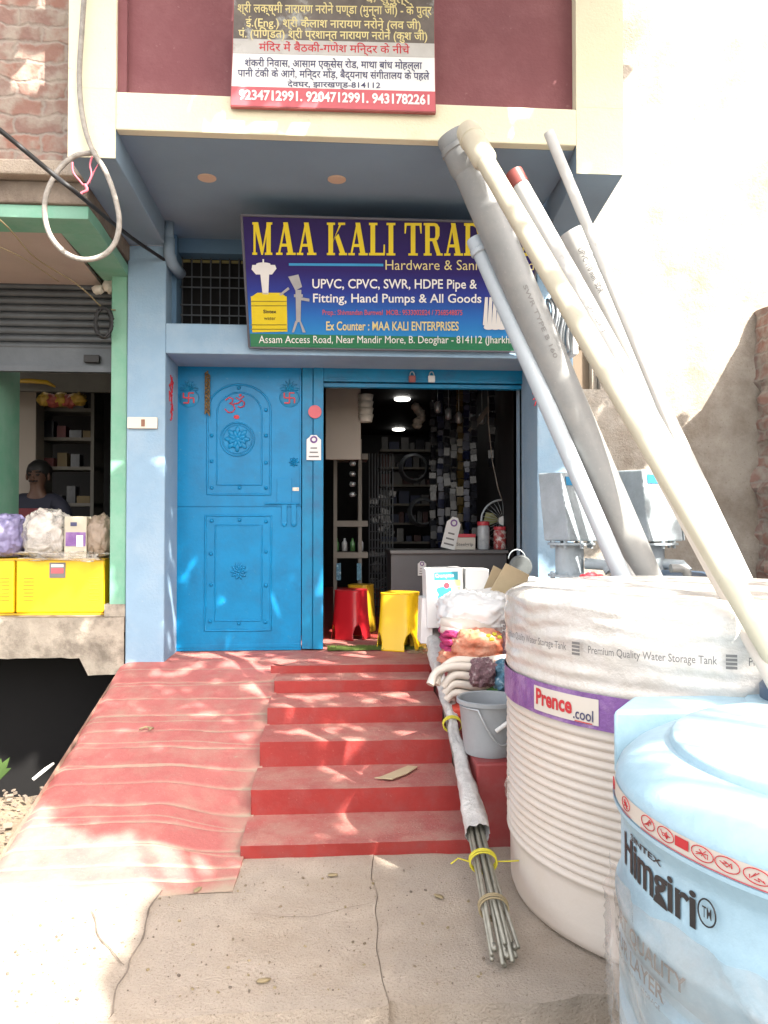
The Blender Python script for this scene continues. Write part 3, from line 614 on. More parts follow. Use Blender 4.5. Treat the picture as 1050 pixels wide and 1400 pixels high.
def rectp(a, b, c, d, n=8):
    (x0, z1), (x1, z0) = D(a, b), D(c, d); out = []
    for p, q in (((x0,z0),(x1,z0)), ((x1,z0),(x1,z1)), ((x1,z1),(x0,z1)), ((x0,z1),(x0,z0))):
        out += [(p[0]+(q[0]-p[0])*k/n, p[1]+(q[1]-p[1])*k/n) for k in range(n)]
    return out
def archp(a, ytop, c, d, ysh):
    (x0, z0), (x1, _) = D(a, d), D(c, d); zt = D(a, ytop)[1]; zs = D(a, ysh)[1]; cx = (x0+x1)/2; r = (x1-x0)/2
    pts = [(x0+(x1-x0)*k/8, z0) for k in range(8)] + [(x1, z0+(zs-z0)*k/8) for k in range(8)]
    pts += [(cx+r*cos(t), zs+(zt-zs)*sin(t)) for t in [pi*k/18 for k in range(19)]] + [(x0, zs+(z0-zs)*k/8) for k in range(1, 8)]
    return pts
mb = MB()
mould(mb, archp(284, 526, 370, 676, 562)); mould(mb, archp(297, 537, 358, 663, 566), .012)
mb.build('raised_arch_moulding', M['door'], dr, smooth=True)
mb = MB(); mould(mb, rectp(281.5, 705, 370.5, 861)); mould(mb, rectp(295, 718, 358, 848), .012)
mb.build('raised_moulding', M['door'], dr, smooth=True)
studs = [(327,531),(364,561),(364,596),(364,633),(364,667),(328,667),(290,667),(290,631),(290,596),(290,712),(328,711),(364,713),(289,757),(364,754),(289,799),(364,800),(288,849),(327,852),(363,850)]
for px, py in studs:
    x, z = D(px, py); m = MB(); m.lathe([(.014,0),(.0125,.006),(.008,.011),(.002,.013)], (x, fy, z), 14, Matrix.Rotation(pi/2, 3, 'X')); m.build('stud', M['door'], dr, smooth=True)
def rosette(px, py, rad, petals, name, ring=True):
    x, z = D(px, py); m = MB(); r = X(px+rad, DY)-X(px, DY)
    if ring:
        m.tube([(x+r*cos(t), fy-.002, z+r*sin(t)) for t in [2*pi*k/32 for k in range(32)]], .006, 8, close=True)
        m.tube([(x+r*.86*cos(t), fy-.002, z+r*.86*sin(t)) for t in [2*pi*k/32 for k in range(32)]], .004, 8, close=True)
    for q, (ra, pw, off) in enumerate(((.56, .25, 0), (.34, .2, .5))):
        for k in range(petals):
            t = 2*pi*(k+off)/petals; c = (x+r*ra*cos(t)*(.9 if ring else 1.15), fy-.004*(q+1), z+r*ra*sin(t)*(.9 if ring else 1.15))
            m.blob(c, r*.27, .006, r*pw*.55, 0, seg=10, rings=6, m=Matrix.Rotation(-t, 3, 'Y'))
    m.blob((x, fy-.008, z), r*.16, .008, r*.16, 0, seg=12, rings=8)
    m.build(name, M['door'], dr, smooth=True)
rosette(325, 601, 23, 8, 'rosette'); rosette(327, 781, 13, 10, 'rosette', False); rosette(402, 632, 8, 8, 'rosette', False)
for px, tilt in ((259, .1), (396, -.05)):            # two pot-and-leaf emblems with red swastikas
    x, z = D(px, 545); sc = X(px+1, DY)-X(px, DY); m = MB()
    m.blob((x, fy, z), 14*sc, .007, 13*sc, 0, seg=18, rings=10)
    m.tube([(x-12*sc, fy-.003, z+11*sc), (x, fy-.004, z+9*sc), (x+12*sc, fy-.003, z+11*sc)], .004, 6)
    for k in range(-3, 4):
        t = k*.40; m.tube([(x, fy-.002, z+10*sc), (x+8*sc*sin(t), fy-.005, z+(11+10*cos(t))*sc), (x+15*sc*sin(t), fy-.003, z+(11+15*cos(t)-4*abs(sin(t)))*sc)], [.005, .005, .001], 6)
    e = m.build('pot_emblem', M['door_light'], dr, smooth=True)
    m = MB(); q = 7*sc; t_ = .0045; yy = fy-.0095
    for a in range(4):
        rm = Matrix.Rotation(a*pi/2, 3, 'Y')
        for p, s2 in (((0,0,q/2), (2*t_,.003,q)), ((q/2,0,q), (q,.003+.001*a,2*t_))): m.obox(Vector((x, yy-.0006*a, z)) + rm @ Vector(p), *s2, rm)
    m.build('red_swastika', M['red_print'], e)
# red om with red tika mark
x, z = D(322, 556); sc = X(321, DY)-X(320, DY); m = MB(); yo = fy-.004
m.tube([(x+a*sc, yo, z+b*sc) for a, b in ((-13,8),(-8,12),(-3,10),(-4,5),(-8,4),(-3,2),(0,-3),(-3,-8),(-9,-9),(-14,-4))], .0045, 6)
m.tube([(x+a*sc, yo-.002, z+b*sc) for a, b in ((-2,3),(4,4),(9,8),(13,5),(12,0),(7,-2),(4,0))], .0045, 6)
m.tube([(x+a*sc, yo, z+b*sc) for a, b in ((1,12),(6,9),(12,14))], .004, 6); m.blob((x+7*sc, yo, z+15*sc), 2*sc, .004, 2*sc, 0, seg=8, rings=5)
m.blob((x+2*sc, yo, z-15*sc), 4*sc, .004, 3*sc, 0, seg=8, rings=5)
m.build('om_symbol', M['red_print'], dr)
# latch with two hasps
m = MB()
(x0,z1),(x1,z0) = D(379,654), D(399,693); m.box(x0, x1, fy-.006, fy-.0005, z0, z1)
(x0,z1),(x1,z0) = D(366,687), D(410,690.5); m.tube([(x0-.02, fy-.014, (z0+z1)/2), (x1, fy-.014, (z0+z1)/2)], .006, 8)
for a in (389, 402):
    (x0,z1),(x1,z0) = D(a-3.5,690), D(a+3.5,716); m.obox(((x0+x1)/2, fy-.012, (z0+z1)/2), x1-x0, .008, z1-z0); m.blob(((x0+x1)/2, fy-.012, z0), .018, .006, .022, 0, seg=10, rings=6)
lt = m.build('latch', M['door'], dr, bevel=.002)
m = MB(); x, z = D(404.5, 669); m.box(x-.022, x+.022, fy-.004, fy-.0005, z-.012, z+.012); m.lathe([(.008,0),(.006,.006)], (x+.008, fy-.004, z), 10, Matrix.Rotation(pi/2,3,'X')); m.build('lock_plate', M['switch'], dr)

# ---------------------------------------------------------------- things on the shop front
# chilli and lime string hanging on the door
x, z = D(285, 508); m = MB(); m.tube([(x, fy-.012, z), (x+.001, fy-.02, D(285, 520)[1])], .004, 6); rnd = random.Random(5)
zb_ = D(285, 565)[1]
for k in range(22):
    zz = z-.01 - (z-zb_)*k/22; s_ = 1 if k % 2 else -1
    m.tube([(x, fy-.018, zz), (x+s_*.012, fy-.026, zz-.012), (x+s_*.016, fy-.022, zz-.03)], [.007,.008,.003], 6)
tag(m.build('door_garland', M['gold']), 'dried brown garland hanging in a thin strip from the top of the blue door', 'garland')
m = MB(); p = P(430.5, 563, DY-.05); m.lathe([(.046,0),(.046,.003)], p, 28, Matrix.Rotation(pi/2,3,'X')); tag(m.build('round_sticker', M['pink_print']), 'round pink red sticker on the blue door frame', 'sticker')
def paycard(name, label, p, wdt, hgt, m3=None):
    m3 = m3 or Matrix.Identity(3); t = thing(name, label, 'card', p); q = MB(); p = Vector(p)
    pts = [(-.5,0),(.5,0),(.5,.82),(.3,.92),(.2,1),(-.2,1),(-.3,.92),(-.5,.82)]
    q.prism([p + m3 @ Vector((a*wdt, 0, b*hgt)) for a, b in pts], m3 @ Vector((0,.004,0))); q.build('plate', M['paper'], t)
    q = MB(); c = p + m3 @ Vector((0,-.002,hgt*.82)); q.tube([c + m3 @ Vector((wdt*.2*cos(a), 0, wdt*.2*sin(a))) for a in [2*pi*k/16 for k in range(16)]], wdt*.06, 6, close=True)
    q.build('ring_emblem', M['purple'], t)
    q = MB()
    for k in range(3): q.obox(p + m3 @ Vector((0,-.002,hgt*(.14+.17*k))), wdt*(.7-.12*k), .002, hgt*.05, m3)
    q.build('print', M['grey_print'], t)
paycard('payment_card', 'small white payment card with purple ring on the blue door frame', P(429, 629, DY-.05), .10, .175)
# padlocks on the shutter bar
for px, lab, mt in ((563.5, 'brown rusty padlock at the left on the shutter head bar', M['pipe_cap']), (590, 'bright steel padlock at the right on the shutter head bar', M['paper'])):
    p = P(px, 516, DY-.05); t = thing('padlock', lab, 'padlock', p); q = MB(); q.box(p.x-.024, p.x+.024, p.y-.012, p.y+.012, p.z-.035, p.z+.012); q.build('lock_body', mt, t, bevel=.005)
    q = MB(); q.tube([p+Vector((.016*cos(a), 0, .012+.028*sin(a))) for a in [pi*k/10 for k in range(11)]], .004, 8); q.build('shackle', M['steel'], t, smooth=True)
# switch plate on the left pillar
a, b = P(174, 570, WY-.02), P(215, 586, WY-.02); t = thing('switch_plate', 'cream switch plate with one brown rocker on the blue pillar', 'switch plate', a)
q = MB(); q.box(a.x, b.x, WY-.022, WY-.001, b.z, a.z); q.build('plate', M['switch'], t, bevel=.004); p = P(195, 578, WY-.03)
q = MB(); q.box(p.x-.010, p.x+.012, WY-.028, WY-.0225, p.z-.022, p.z+.022); q.build('rocker', mat('brown_rocker', (.25,.11,.06), .5), t)
# red hand painted marks on both door reveals
def squiggle(name, pts, lab):
    m = MB(); rnd = random.Random(len(lab))
    for c in pts: 
        for k in range(3):
            a = Vector(c) + Vector((0, rnd.uniform(-.03,.03), rnd.uniform(-.03,.03))); m.tube([a, a+Vector((0, rnd.uniform(-.06,.06), rnd.uniform(-.02,.03))), a+Vector((0, rnd.uniform(-.05,.05), -.05))], .004, 6)
    tag(m.build(name, M['red_print']), lab, 'painted mark')
xs_ = xO0 + .003; squiggle('painted_mark', [(xs_, WY+.17, Z(y, WY+.17)) for y in (520, 530, 542, 552, 562)], 'red hand painted marks on the reveal left of the blue door')
q = MB(); rnd = random.Random(9)
for yy in (538, 545, 552):
    a = P(732 + (yy-538)*.05, yy, WY-.004)
    for k in range(2): q.tube([a+Vector((rnd.uniform(-.02,.02),0,rnd.uniform(-.02,.02))), a+Vector((rnd.uniform(-.02,.03),0,rnd.uniform(-.03,.03)))], .004, 6)
tag(q.build('painted_mark', M['red_print']), 'red hand painted marks at the edge of the right pillar', 'painted mark')
# ================================================================== THE NEIGHBOUR SHOP ON THE LEFT
nb = thing('neighbour_shop', 'old brick shop with green trim and half raised shutter at the left edge', 'building', (-2.4, WY, 0))
NY = WY+.02
nx1 = xL - .004; nx0 = -4.6; col0 = X(150, NY)
zfl = Z(843, NY, 80)                                  # its floor slab top
zga = Z(376, NY, 160)                                 # underside of canopy at the wall
mb = MB(); mb.box(col0, nx1, NY, NY+.5, zfl, zga); mb.box(X(-150,NY), X(6,NY+.5)-.02, NY+.3, NY+.8, zfl, zga); mb.build('green_column', M['green'], nb, bevel=.008)
mb = MB(); mb.box(X(144,NY), nx1, NY-.012, NY+.45, zfl-.002, Z(826,NY,150)); mb.build('column_foot', M['slab'], nb)
mb = MB(); mb.box(nx0, nx1-.0, NY-.02, NY+3.5, zfl-.10, zfl); mb.build('floor_slab', M['concrete_dark'], nb)
# stained slab face with a ragged lower edge
mb = MB(); n = 60; vs = []; zlo = Z(898, NY, 60); zlo2 = Z(921, NY, 140)
for r in range(9):
    for i in range(n+1):
        x = nx0 + (nx1-nx0)*i/n; q = 1 if x > X(121, NY) else 0
        lo = (zlo2 if q else zlo) + .012*noise.fractal(Vector((x*9, 0, 1)), 1, 2, 4)
        z = zfl - .004 - (zfl-lo)*r/8; vs.append((x, NY-.03 + .008*noise.fractal(Vector((x*6, z*6, 4)), 1, 2, 5), z))
mb.add(vs, [(r*(n+1)+i, r*(n+1)+i+1, (r+1)*(n+1)+i+1, (r+1)*(n+1)+i) for r in range(8) for i in range(n)])
mb.add([(nx0,NY-.03,zfl-.003),(nx1,NY-.03,zfl-.003),(nx1,NY+.06,zfl+.001),(nx0,NY+.06,zfl+.001)], [(0,1,2,3)])
mb.build('slab_face', M['slab'], nb, smooth=60)
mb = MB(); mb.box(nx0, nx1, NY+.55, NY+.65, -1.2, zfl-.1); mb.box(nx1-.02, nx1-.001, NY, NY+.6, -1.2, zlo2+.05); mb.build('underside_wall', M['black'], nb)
# canopy: pink soffit, green edge, concrete band, brick wall over it
CYN = 4.16
zc0, zc1, zc2 = Z(293, CYN, 60), Z(249, CYN, 60), Z(221, CYN-.06, 60)
xg = cL - .004
mb = MB(); nn = 24
mb.hexa([(nx0,CYN+.22,zc0-.012),(xg-.22,CYN+.22,zc0-.012),(xg-.24,NY+.3,zga-.012),(nx0,NY+.3,zga-.012),(nx0,CYN+.22,zc0+.01),(xg-.22,CYN+.22,zc0+.01),(xg-.24,NY+.3,zga+.01),(nx0,NY+.3,zga+.01)])
mb.build('canopy_soffit', M['pinkish'], nb)
mb = MB()
mb.hexa([(nx0,CYN,zc0-.02),(xg,CYN,zc0-.02),(xg,CYN+.215,zc0-.02),(nx0,CYN+.215,zc0-.02),(nx0,CYN,zc0+.05),(xg,CYN,zc0+.05),(xg,CYN+.215,zc0+.05),(nx0,CYN+.215,zc0+.05)])
mb.hexa([(xg-.215,CYN+.216,zc0-.02),(xg,CYN+.216,zc0-.02),(nx1,NY+.3,zga-.02),(nx1-.17,NY+.3,zga-.02),(xg-.215,CYN+.216,zc0+.05),(xg,CYN+.216,zc0+.05),(nx1,NY+.3,zga+.05),(nx1-.17,NY+.3,zga+.05)])
mb.build('canopy_green_edge', M['green'], nb, bevel=.004)
mb = MB(); mb.box(nx0, xg-.0, CYN-.02, NY+.5, zc0+.051, zc1); mb.build('canopy_slab', M['concrete_dark'], nb, bevel=.01)
mb = MB(); mb.box(nx0, xg+.02, CYN-.09, NY+.5, zc1+.001, zc2); mb.build('concrete_band', M['concrete'], nb, bevel=.012)
mb = MB(); mb.box(nx0, xg+.022, CYN-.04, CYN+.3, zc2+.001, 6.2); mb.build('brick_wall', M['brick'], nb)
# rolled shutter: head box and the curtain left hanging
mb = MB(); zsA, zsB, zsC = Z(398, NY+.2, 60), Z(462, NY+.2, 60), Z(508, NY+.2, 60)
sx0, sx1 = X(-160, NY+.2), X(153, NY+.2)
k = zsC
mb.box(sx0, sx1, NY+.2, NY+.24, zsC, zsB-.05); k = zsB-.05
while k < zga:
    mb.tube([(sx0, NY+.22, k), (sx1, NY+.22, k)], .026, 10); k += .05
mb.box(sx0, sx1, NY+.17, NY+.2, zsC-.004, zsC+.035)
mb.build('rolling_shutter', M['steel_dark'], nb, smooth=40)
mb = MB(); p = P(126, 492, NY+.18); mb.box(p.x-.05, p.x+.05, p.y-.02, p.y+.015, p.z-.02, p.z+.03); mb.build('shutter_handle', M['wire'], nb, bevel=.004)
# dark room
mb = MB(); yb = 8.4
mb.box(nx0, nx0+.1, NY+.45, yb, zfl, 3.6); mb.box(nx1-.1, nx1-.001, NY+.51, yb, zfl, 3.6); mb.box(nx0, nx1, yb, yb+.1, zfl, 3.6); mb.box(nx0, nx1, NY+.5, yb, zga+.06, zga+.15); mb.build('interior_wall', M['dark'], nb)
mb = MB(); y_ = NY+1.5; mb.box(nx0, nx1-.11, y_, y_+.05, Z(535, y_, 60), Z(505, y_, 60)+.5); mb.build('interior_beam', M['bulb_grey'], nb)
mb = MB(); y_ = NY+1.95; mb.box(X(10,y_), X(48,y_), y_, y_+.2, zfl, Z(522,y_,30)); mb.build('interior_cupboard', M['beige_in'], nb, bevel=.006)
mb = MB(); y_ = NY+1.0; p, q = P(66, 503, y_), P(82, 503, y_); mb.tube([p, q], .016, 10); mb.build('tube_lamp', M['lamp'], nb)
# shelves with goods, just readable in the dark
sh = thing('goods_shelf', 'dark shelf of small goods inside the left shop', 'shelf', (X(75, 7.2), 7.2, zfl))
mb = MB(); sa, sb = X(50, 7.2), X(128, 7.2)
for py in (560, 600, 640, 690): z = Z(py, 7.2, 80); mb.box(sa, sb, 7.2, 7.5, z-.015, z+.015)
for xx in (sa, sb-.03): mb.box(xx, xx+.03, 7.19, 7.5, zfl, Z(530,7.2,80))
mb.build('rack', M['bulb_grey'], sh)
rnd = random.Random(11)
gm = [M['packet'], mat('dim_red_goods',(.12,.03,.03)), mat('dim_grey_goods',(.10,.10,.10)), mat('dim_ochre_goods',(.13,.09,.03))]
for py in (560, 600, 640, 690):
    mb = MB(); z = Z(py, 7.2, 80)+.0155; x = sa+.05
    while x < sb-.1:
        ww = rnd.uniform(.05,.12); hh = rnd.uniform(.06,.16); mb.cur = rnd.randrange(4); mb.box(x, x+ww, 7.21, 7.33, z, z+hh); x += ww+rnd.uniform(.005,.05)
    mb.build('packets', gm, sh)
# yellow crates
def crate(px0, px1, py0, py1, Y, lab, sticker=True):
    a, b = P(px0, py0, Y), P(px1, py1, Y); t = thing('storage_crate', lab, 'crate', ((a.x+b.x)/2, Y+.2, zfl), 'yellow storage crates on the left shop floor')
    z0 = zfl+.004; q = MB(); q.box(a.x, b.x, Y, Y+.40, z0+.012, a.z); q.build('body', M['yellow_pl'], t, bevel=.012, bseg=3)
    q = MB(); q.box(a.x-.004, b.x+.004, Y-.008, Y+.405, z0, z0+.0115); q.box(a.x-.003, b.x+.003, Y-.006, Y+.404, a.z-.012, a.z-.001); q.build('rim', M['ochre_pl'], t)
    q = MB(); h = a.z-z0; wv = (b.x-a.x)
    for s_ in (.09, .83):
        for k in range(7): q.box(a.x+wv*s_, a.x+wv*(s_+.11), Y-.003, Y-.0005, z0+h*(.26+.065*k), z0+h*(.26+.065*k)+.004)
    q.build('vent_slots', M['ochre_pl'], t)
    if sticker:
        q = MB(); q.box(a.x+wv*.38, a.x+wv*.56, Y-.004, Y-.0005, z0+h*.66, z0+h*.93); e = q.build('sticker', M['grey_print'], t)
        q = MB(); q.box(a.x+wv*.40, a.x+wv*.54, Y-.006, Y-.0045, z0+h*.74, z0+h*.83); q.build('sticker_panel', M['pink_print'], e)
        q = MB(); q.box(a.x+wv*.40, a.x+wv*.54, Y-.006, Y-.0045, z0+h*.85, z0+h*.90); q.build('sticker_line', M['paper'], e)
    return a, b
CA, CB = crate(22, 142, 764, 838, NY+.06, 'yellow vented crate with a grey sticker beside the green column')
crate(-96, 19, 764, 838, NY+.06, 'yellow vented crate cut off by the left edge of the photo')
ct = CA.z
def cushion(name, lab, cat, px0, px1, py0, py1, Y, dep, m, base=None, amp=.28, fr=2.4, seed=0, group=None, film_=None, pw=.75):
    a, b = P(px0, py0, Y), P(px1, py1, Y); q = MB(); rz = (a.z-b.z)/2
    c = Vector(((a.x+b.x)/2, Y+dep*.4, (a.z+b.z)/2)); q.blob(c, (b.x-a.x)/2, dep/2, rz, amp*.6, fr, seg=84, rings=52, seed=seed, flat=.92, pw=pw, crease=.11)
    o = q.build(name, m, smooth=True); return tag(o, lab, cat, group)
cushion('plastic_wrapped_bag', 'large crumpled clear plastic bag on top of the yellow crate', 'bag', 26, 88, 697, 764, NY+.08, .3, M['film'], seed=2, amp=.22, fr=2.4)
cushion('cloth_bundle', 'pale bundle inside the crumpled plastic bag', 'bundle', 34, 82, 712, 763, NY+.12, .22, M['cloth'], seed=5, amp=.18, fr=2.5)
cushion('lilac_bag', 'lilac plastic bag on the crate cut by the photo edge', 'bag', -30, 25, 702, 764, NY+.08, .3, M['purple_bag'], seed=8, amp=.2)
cushion('brown_bag', 'brown wrapped bag beside the green column', 'bag', 116, 151, 704, 764, NY+.1, .25, M['brown_bag'], seed=4, amp=.22)
a, b = P(88, 706, NY+.1), P(118, 763, NY+.1); t = thing('goods_box', 'upright cream box with a purple label on the yellow crate', 'box', ((a.x+b.x)/2, NY+.15, ct))
q = MB(); q.box(a.x, b.x, NY+.1, NY+.2, ct+.001, a.z); q.build('carton', mat('cream_carton',(.5,.46,.36),.5), t, bevel=.004)
q = MB(); q.box(a.x+.01, b.x-.005, NY+.096, NY+.0995, ct+.08, ct+.17); e = q.build('purple_label', M['purple'], t); q = MB(); q.box(a.x+.08, b.x-.02, NY+.093, NY+.0955, ct+.075, ct+.15); q.build('white_label', M['white'], e)
q = MB(); q.box(a.x+.04, a.x+.08, NY+.096, NY+.0995, ct+.21, ct+.235); q.build('print', M['navy_print'], t)
q = MB(); q.blob(((CA.x+CB.x)/2, NY+.22, ct+.012), (CB.x-CA.x)/2, .2, .03, .5, 3, seg=40, rings=12, seed=3, pw=.5); tag(q.build('plastic_sheet', M['film'], smooth=True), 'crumpled clear plastic sheet lying over the top of the yellow crate', 'plastic sheet')
q = MB(); p = P(3, 640, 6.2); q.blob(p, .10, .1, .11, .03); q.tube([p+Vector((-.1,0,-.05)), p+Vector((0,-.1,-.06)), p+Vector((.1,0,-.05))], .012, 8); tag(q.build('orange_pot', M['orange'], smooth=True), 'round orange pot hanging at the left edge in the neighbour shop', 'pot')
q = MB()
a, b = P(8, 521, 6.4), P(74, 524, 6.4); q.tube([a, a.lerp(b, .5)+Vector((0,0,.01)), a.lerp(b,.85)+Vector((0,0,.005)), b+Vector((.01,0,-.03))], [.014,.02,.02,.008], 8); tag(q.build('yellow_wrapped_tube', M['ochre_pl'], smooth=True), 'yellow tube lying on top of the cupboard in the left shop', 'tube')
q = MB(); 
for k in range(5): q.cur = k % 2; q.blob(P(62+k*11, 546+2*(k % 2), 6.0), .06, .06, .05, .3, seed=k)
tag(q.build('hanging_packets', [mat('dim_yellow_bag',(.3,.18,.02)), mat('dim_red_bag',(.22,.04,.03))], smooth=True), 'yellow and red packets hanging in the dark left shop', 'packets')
# the shopkeeper sitting behind the crates
def skinned(name, pts, edges, radii, m, parent=None, sub=2, off=None):
    me = bpy.data.meshes.new(name); o_ = wloc(parent) if parent else Vector()
    me.from_pydata([tuple(Vector(p)-o_) for p in pts], edges, []); o = bpy.data.objects.new(name, me); COL.objects.link(o)
    if parent: o.parent = parent
    o.modifiers.new('skin', 'SKIN')
    for v, r in zip(me.skin_vertices[0].data, radii): v.radius = r if isinstance(r, tuple) else (r, r)
    me.skin_vertices[0].data[0].use_root = True
    s_ = o.modifiers.new('sub', 'SUBSURF'); s_.levels = sub; s_.render_levels = sub
    dg = bpy.context.evaluated_depsgraph_get(); me2 = bpy.data.meshes.new_from_object(o.evaluated_get(dg)); o.modifiers.clear(); o.data = me2
    me2.materials.clear(); me2.materials.append(m)
    for p in me2.polygons: p.use_smooth = True
    return o
py_ = 6.55; hd = P(52, 651, py_); sc = 1.0
ps = thing('person', 'man in a dark shirt with a red panel sitting behind the plastic bags', 'person', (hd.x, py_, zfl))
hx, hz = hd.x, hd.z
body = [(hx,py_+.05,hz-.72),(hx,py_+.04,hz-.52),(hx,py_+.03,hz-.32),(hx,py_+.02,hz-.20),(hx,py_-.005,hz-.12),(hx,py_-.01,hz),(hx,py_-.0,hz+.06),
 (hx-.19,py_+.03,hz-.25),(hx-.25,py_,hz-.48),(hx-.20,py_-.20,hz-.62),(hx-.10,py_-.32,hz-.62),(hx+.19,py_+.03,hz-.25),(hx+.25,py_,hz-.48),(hx+.20,py_-.20,hz-.62),(hx+.08,py_-.34,hz-.62),
 (hx-.10,py_-.2,hz-.76),(hx+.10,py_-.2,hz-.76)]
skinned('body', body, [(0,1),(1,2),(2,3),(3,4),(4,5),(5,6),(3,7),(7,8),(8,9),(9,10),(3,11),(11,12),(12,13),(13,14),(0,15),(0,16)],
 [(.14,.1),(.14,.1),(.16,.11),(.062,.055),(.043,.046),(.080,.098),(.076,.09),.062,.045,.036,.03,.062,.045,.036,.03,.08,.08], M['skin'], ps)
body[3] = (hx, py_+.015, hz-.165)
skinned('shirt', [body[i] for i in (0,1,2,3,7,8,11,12)], [(0,1),(1,2),(2,3),(3,4),(4,5),(3,6),(6,7)], [(.155,.115),(.155,.115),(.175,.125),(.115,.095),.080,.062,.080,.062], M['shirt'], ps)
q = MB(); q.blob((hx+.0, py_+.028, hz+.045), .098, .108, .095, .08, seg=20, rings=12); q.build('hair', M['hair'], ps, smooth=True)
q = MB(); q.obox((hx, py_-.115, hz-.42), .24, .02, .30); q.build('shirt_panel', M['shirt_print'], ps, bevel=.006)
q = MB()
for s_ in (-1, 1): q.blob((hx+s_*.088, py_, hz-.005), .012, .02, .032, 0, seg=8, rings=6)
q.blob((hx, py_-.112, hz-.025), .015, .018, .022, 0, seg=8, rings=6); q.blob((hx, py_-.098, hz-.062), .024, .008, .007, 0, seg=8, rings=6)
q.build('face', M['skin'], ps, smooth=True); q = MB()
for s_ in (-1, 1): q.blob((hx+s_*.034, py_-.098, hz+.004), .017, .010, .008, 0, seg=8, rings=6); q.tube([(hx+s_*.015, py_-.100, hz+.028), (hx+s_*.055, py_-.092, hz+.030)], .006, 6)
q.tube([(hx-.035, py_-.104, hz-.047), (hx+.035, py_-.104, hz-.047)], .006, 6); q.build('eyes_and_moustache', M['hair'], ps, smooth=True)
q = MB()
for s_, wx, wy, wz in ((-1, hx-.10, py_-.32, hz-.62), (1, hx+.08, py_-.34, hz-.62)):
    q.blob((wx, wy-.05, wz), .038, .05, .018, 0, seg=10, rings=8)
    for k in range(4): x = wx-.027+.018*k; q.tube([(x, wy-.08, wz), (x, wy-.12-.012*(k in (1,2)), wz-.005), (x, wy-.145-.012*(k in (1,2)), wz-.02)], [.009,.008,.006], 6)
    q.tube([(wx-s_*.03, wy-.03, wz), (wx-s_*.055, wy-.07, wz-.005), (wx-s_*.05, wy-.095, wz-.012)], [.011,.009,.007], 6)
q.build('hands', M['skin'], ps, smooth=True)

# ================================================================== SIGNS
# main sign, leaning out at the top
SB, ST = P(343, 475, 4.96), P(330, 294, 4.50)
sn = Vector((1,0,0)).cross(Vector((0, ST.y-SB.y, ST.z-SB.z))).normalized()
if sn.y > 0: sn = -sn
sg = thing('shop_sign', 'blue and purple hardware shop sign with big yellow serif lettering', 'sign', SB)
def SP(px, py): return PL(px, py, SB, sn)
bl, br, tl, tr = SP(343, 475), SP(727, 478), SP(330, 294), SP(742, 303)
bl.x = min(bl.x, tl.x); tl.x = bl.x; br.x = tr.x
tr.z = tl.z; tr.y = tl.y; br.z = bl.z; br.y = bl.y
q = MB(); q.prism([bl, br, tr, tl], -sn*.018)
q.build('panel', grad_mat('sign_blend', [(0,(.02,.15,.42)),(.10,(.03,.24,.55)),(.28,(.025,.14,.45)),(.45,(.028,.045,.26)),(.62,(.028,.018,.12)),(1,(.022,.012,.07))], 0, tl.z-bl.z), sg)
q = MB(); kk = -sn*.002
for a, b in ((bl, br), (br, tr), (tr, tl), (tl, bl)): q.tube([a, b], .008, 6)
q.build('frame', mat('grey_sign_edge', (.10,.10,.12), .6), sg)
q = MB(); h = (tl-bl); q.add([bl-sn*-.002*1+Vector((.01,0,0)), br+sn*.002-Vector((.01,0,0)), br+h*.115+sn*.002-Vector((.01,0,0)), bl+h*.115+sn*.002+Vector((.01,0,0))], [(0,1,2,3)]); q.build('address_strip', M['green_print'], sg)
def sl(name, m, items, par=sg, p0=SB, n=sn, lift=.004):
    for body, x0, y0, x1, y1, bold, sl_ in items:
        q = MB(); lettering(q, body, planefn(p0, n, x0, y0, x1, y1, lift, sl_), bold); q.build(name, m, par)
q = MB(); f0 = planefn(SB, sn, 345, 303.5, 541, 348, .004, 1.0); serif(q, 'MAA KALI', f0); f0 = planefn(SB, sn, 553, 304.5, 733, 349, .004, .6); serif(q, 'TRADERS', f0)
q.build('title_lettering', M['yellow_print'], sg)
q = MB(); f0 = planefn(SB, sn, 395, 359.5, 524, 363, .004, .8); q.add([f0(0,0), f0(1,0), f0(1,1), f0(0,1)], [(0,1,2,3)]); q.build('rule_line', M['sky_print'], sg)
sl('subtitle_lettering', M['paleyellow'], [('Hardware & Sanitary Goods', 527, 355, 737, 373, -.004, .5)])
sl('goods_lettering', M['white'], [('UPVC, CPVC, SWR, HDPE Pipe &', 427, 381, 652, 398, .012, .6), ('Fitting, Hand Pumps & All Goods', 428, 401, 658, 417, .012, .6), ('Assam Access Road, Near Mandir More, B. Deoghar - 814112 (Jharkhand)', 354, 458.5, 717, 472, 0, .4)])
sl('owner_lettering', M['pink_print'], [('Prop.: Shivnandan Burnwal  MOB.: 9533002824 / 7368548875', 441, 423, 632, 432.5, .01, .4)])
sl('counter_lettering', M['paleyellow'], [('Ex Counter : MAA KALI ENTERPRISES', 446, 439, 627, 451.5, .016, .4)])
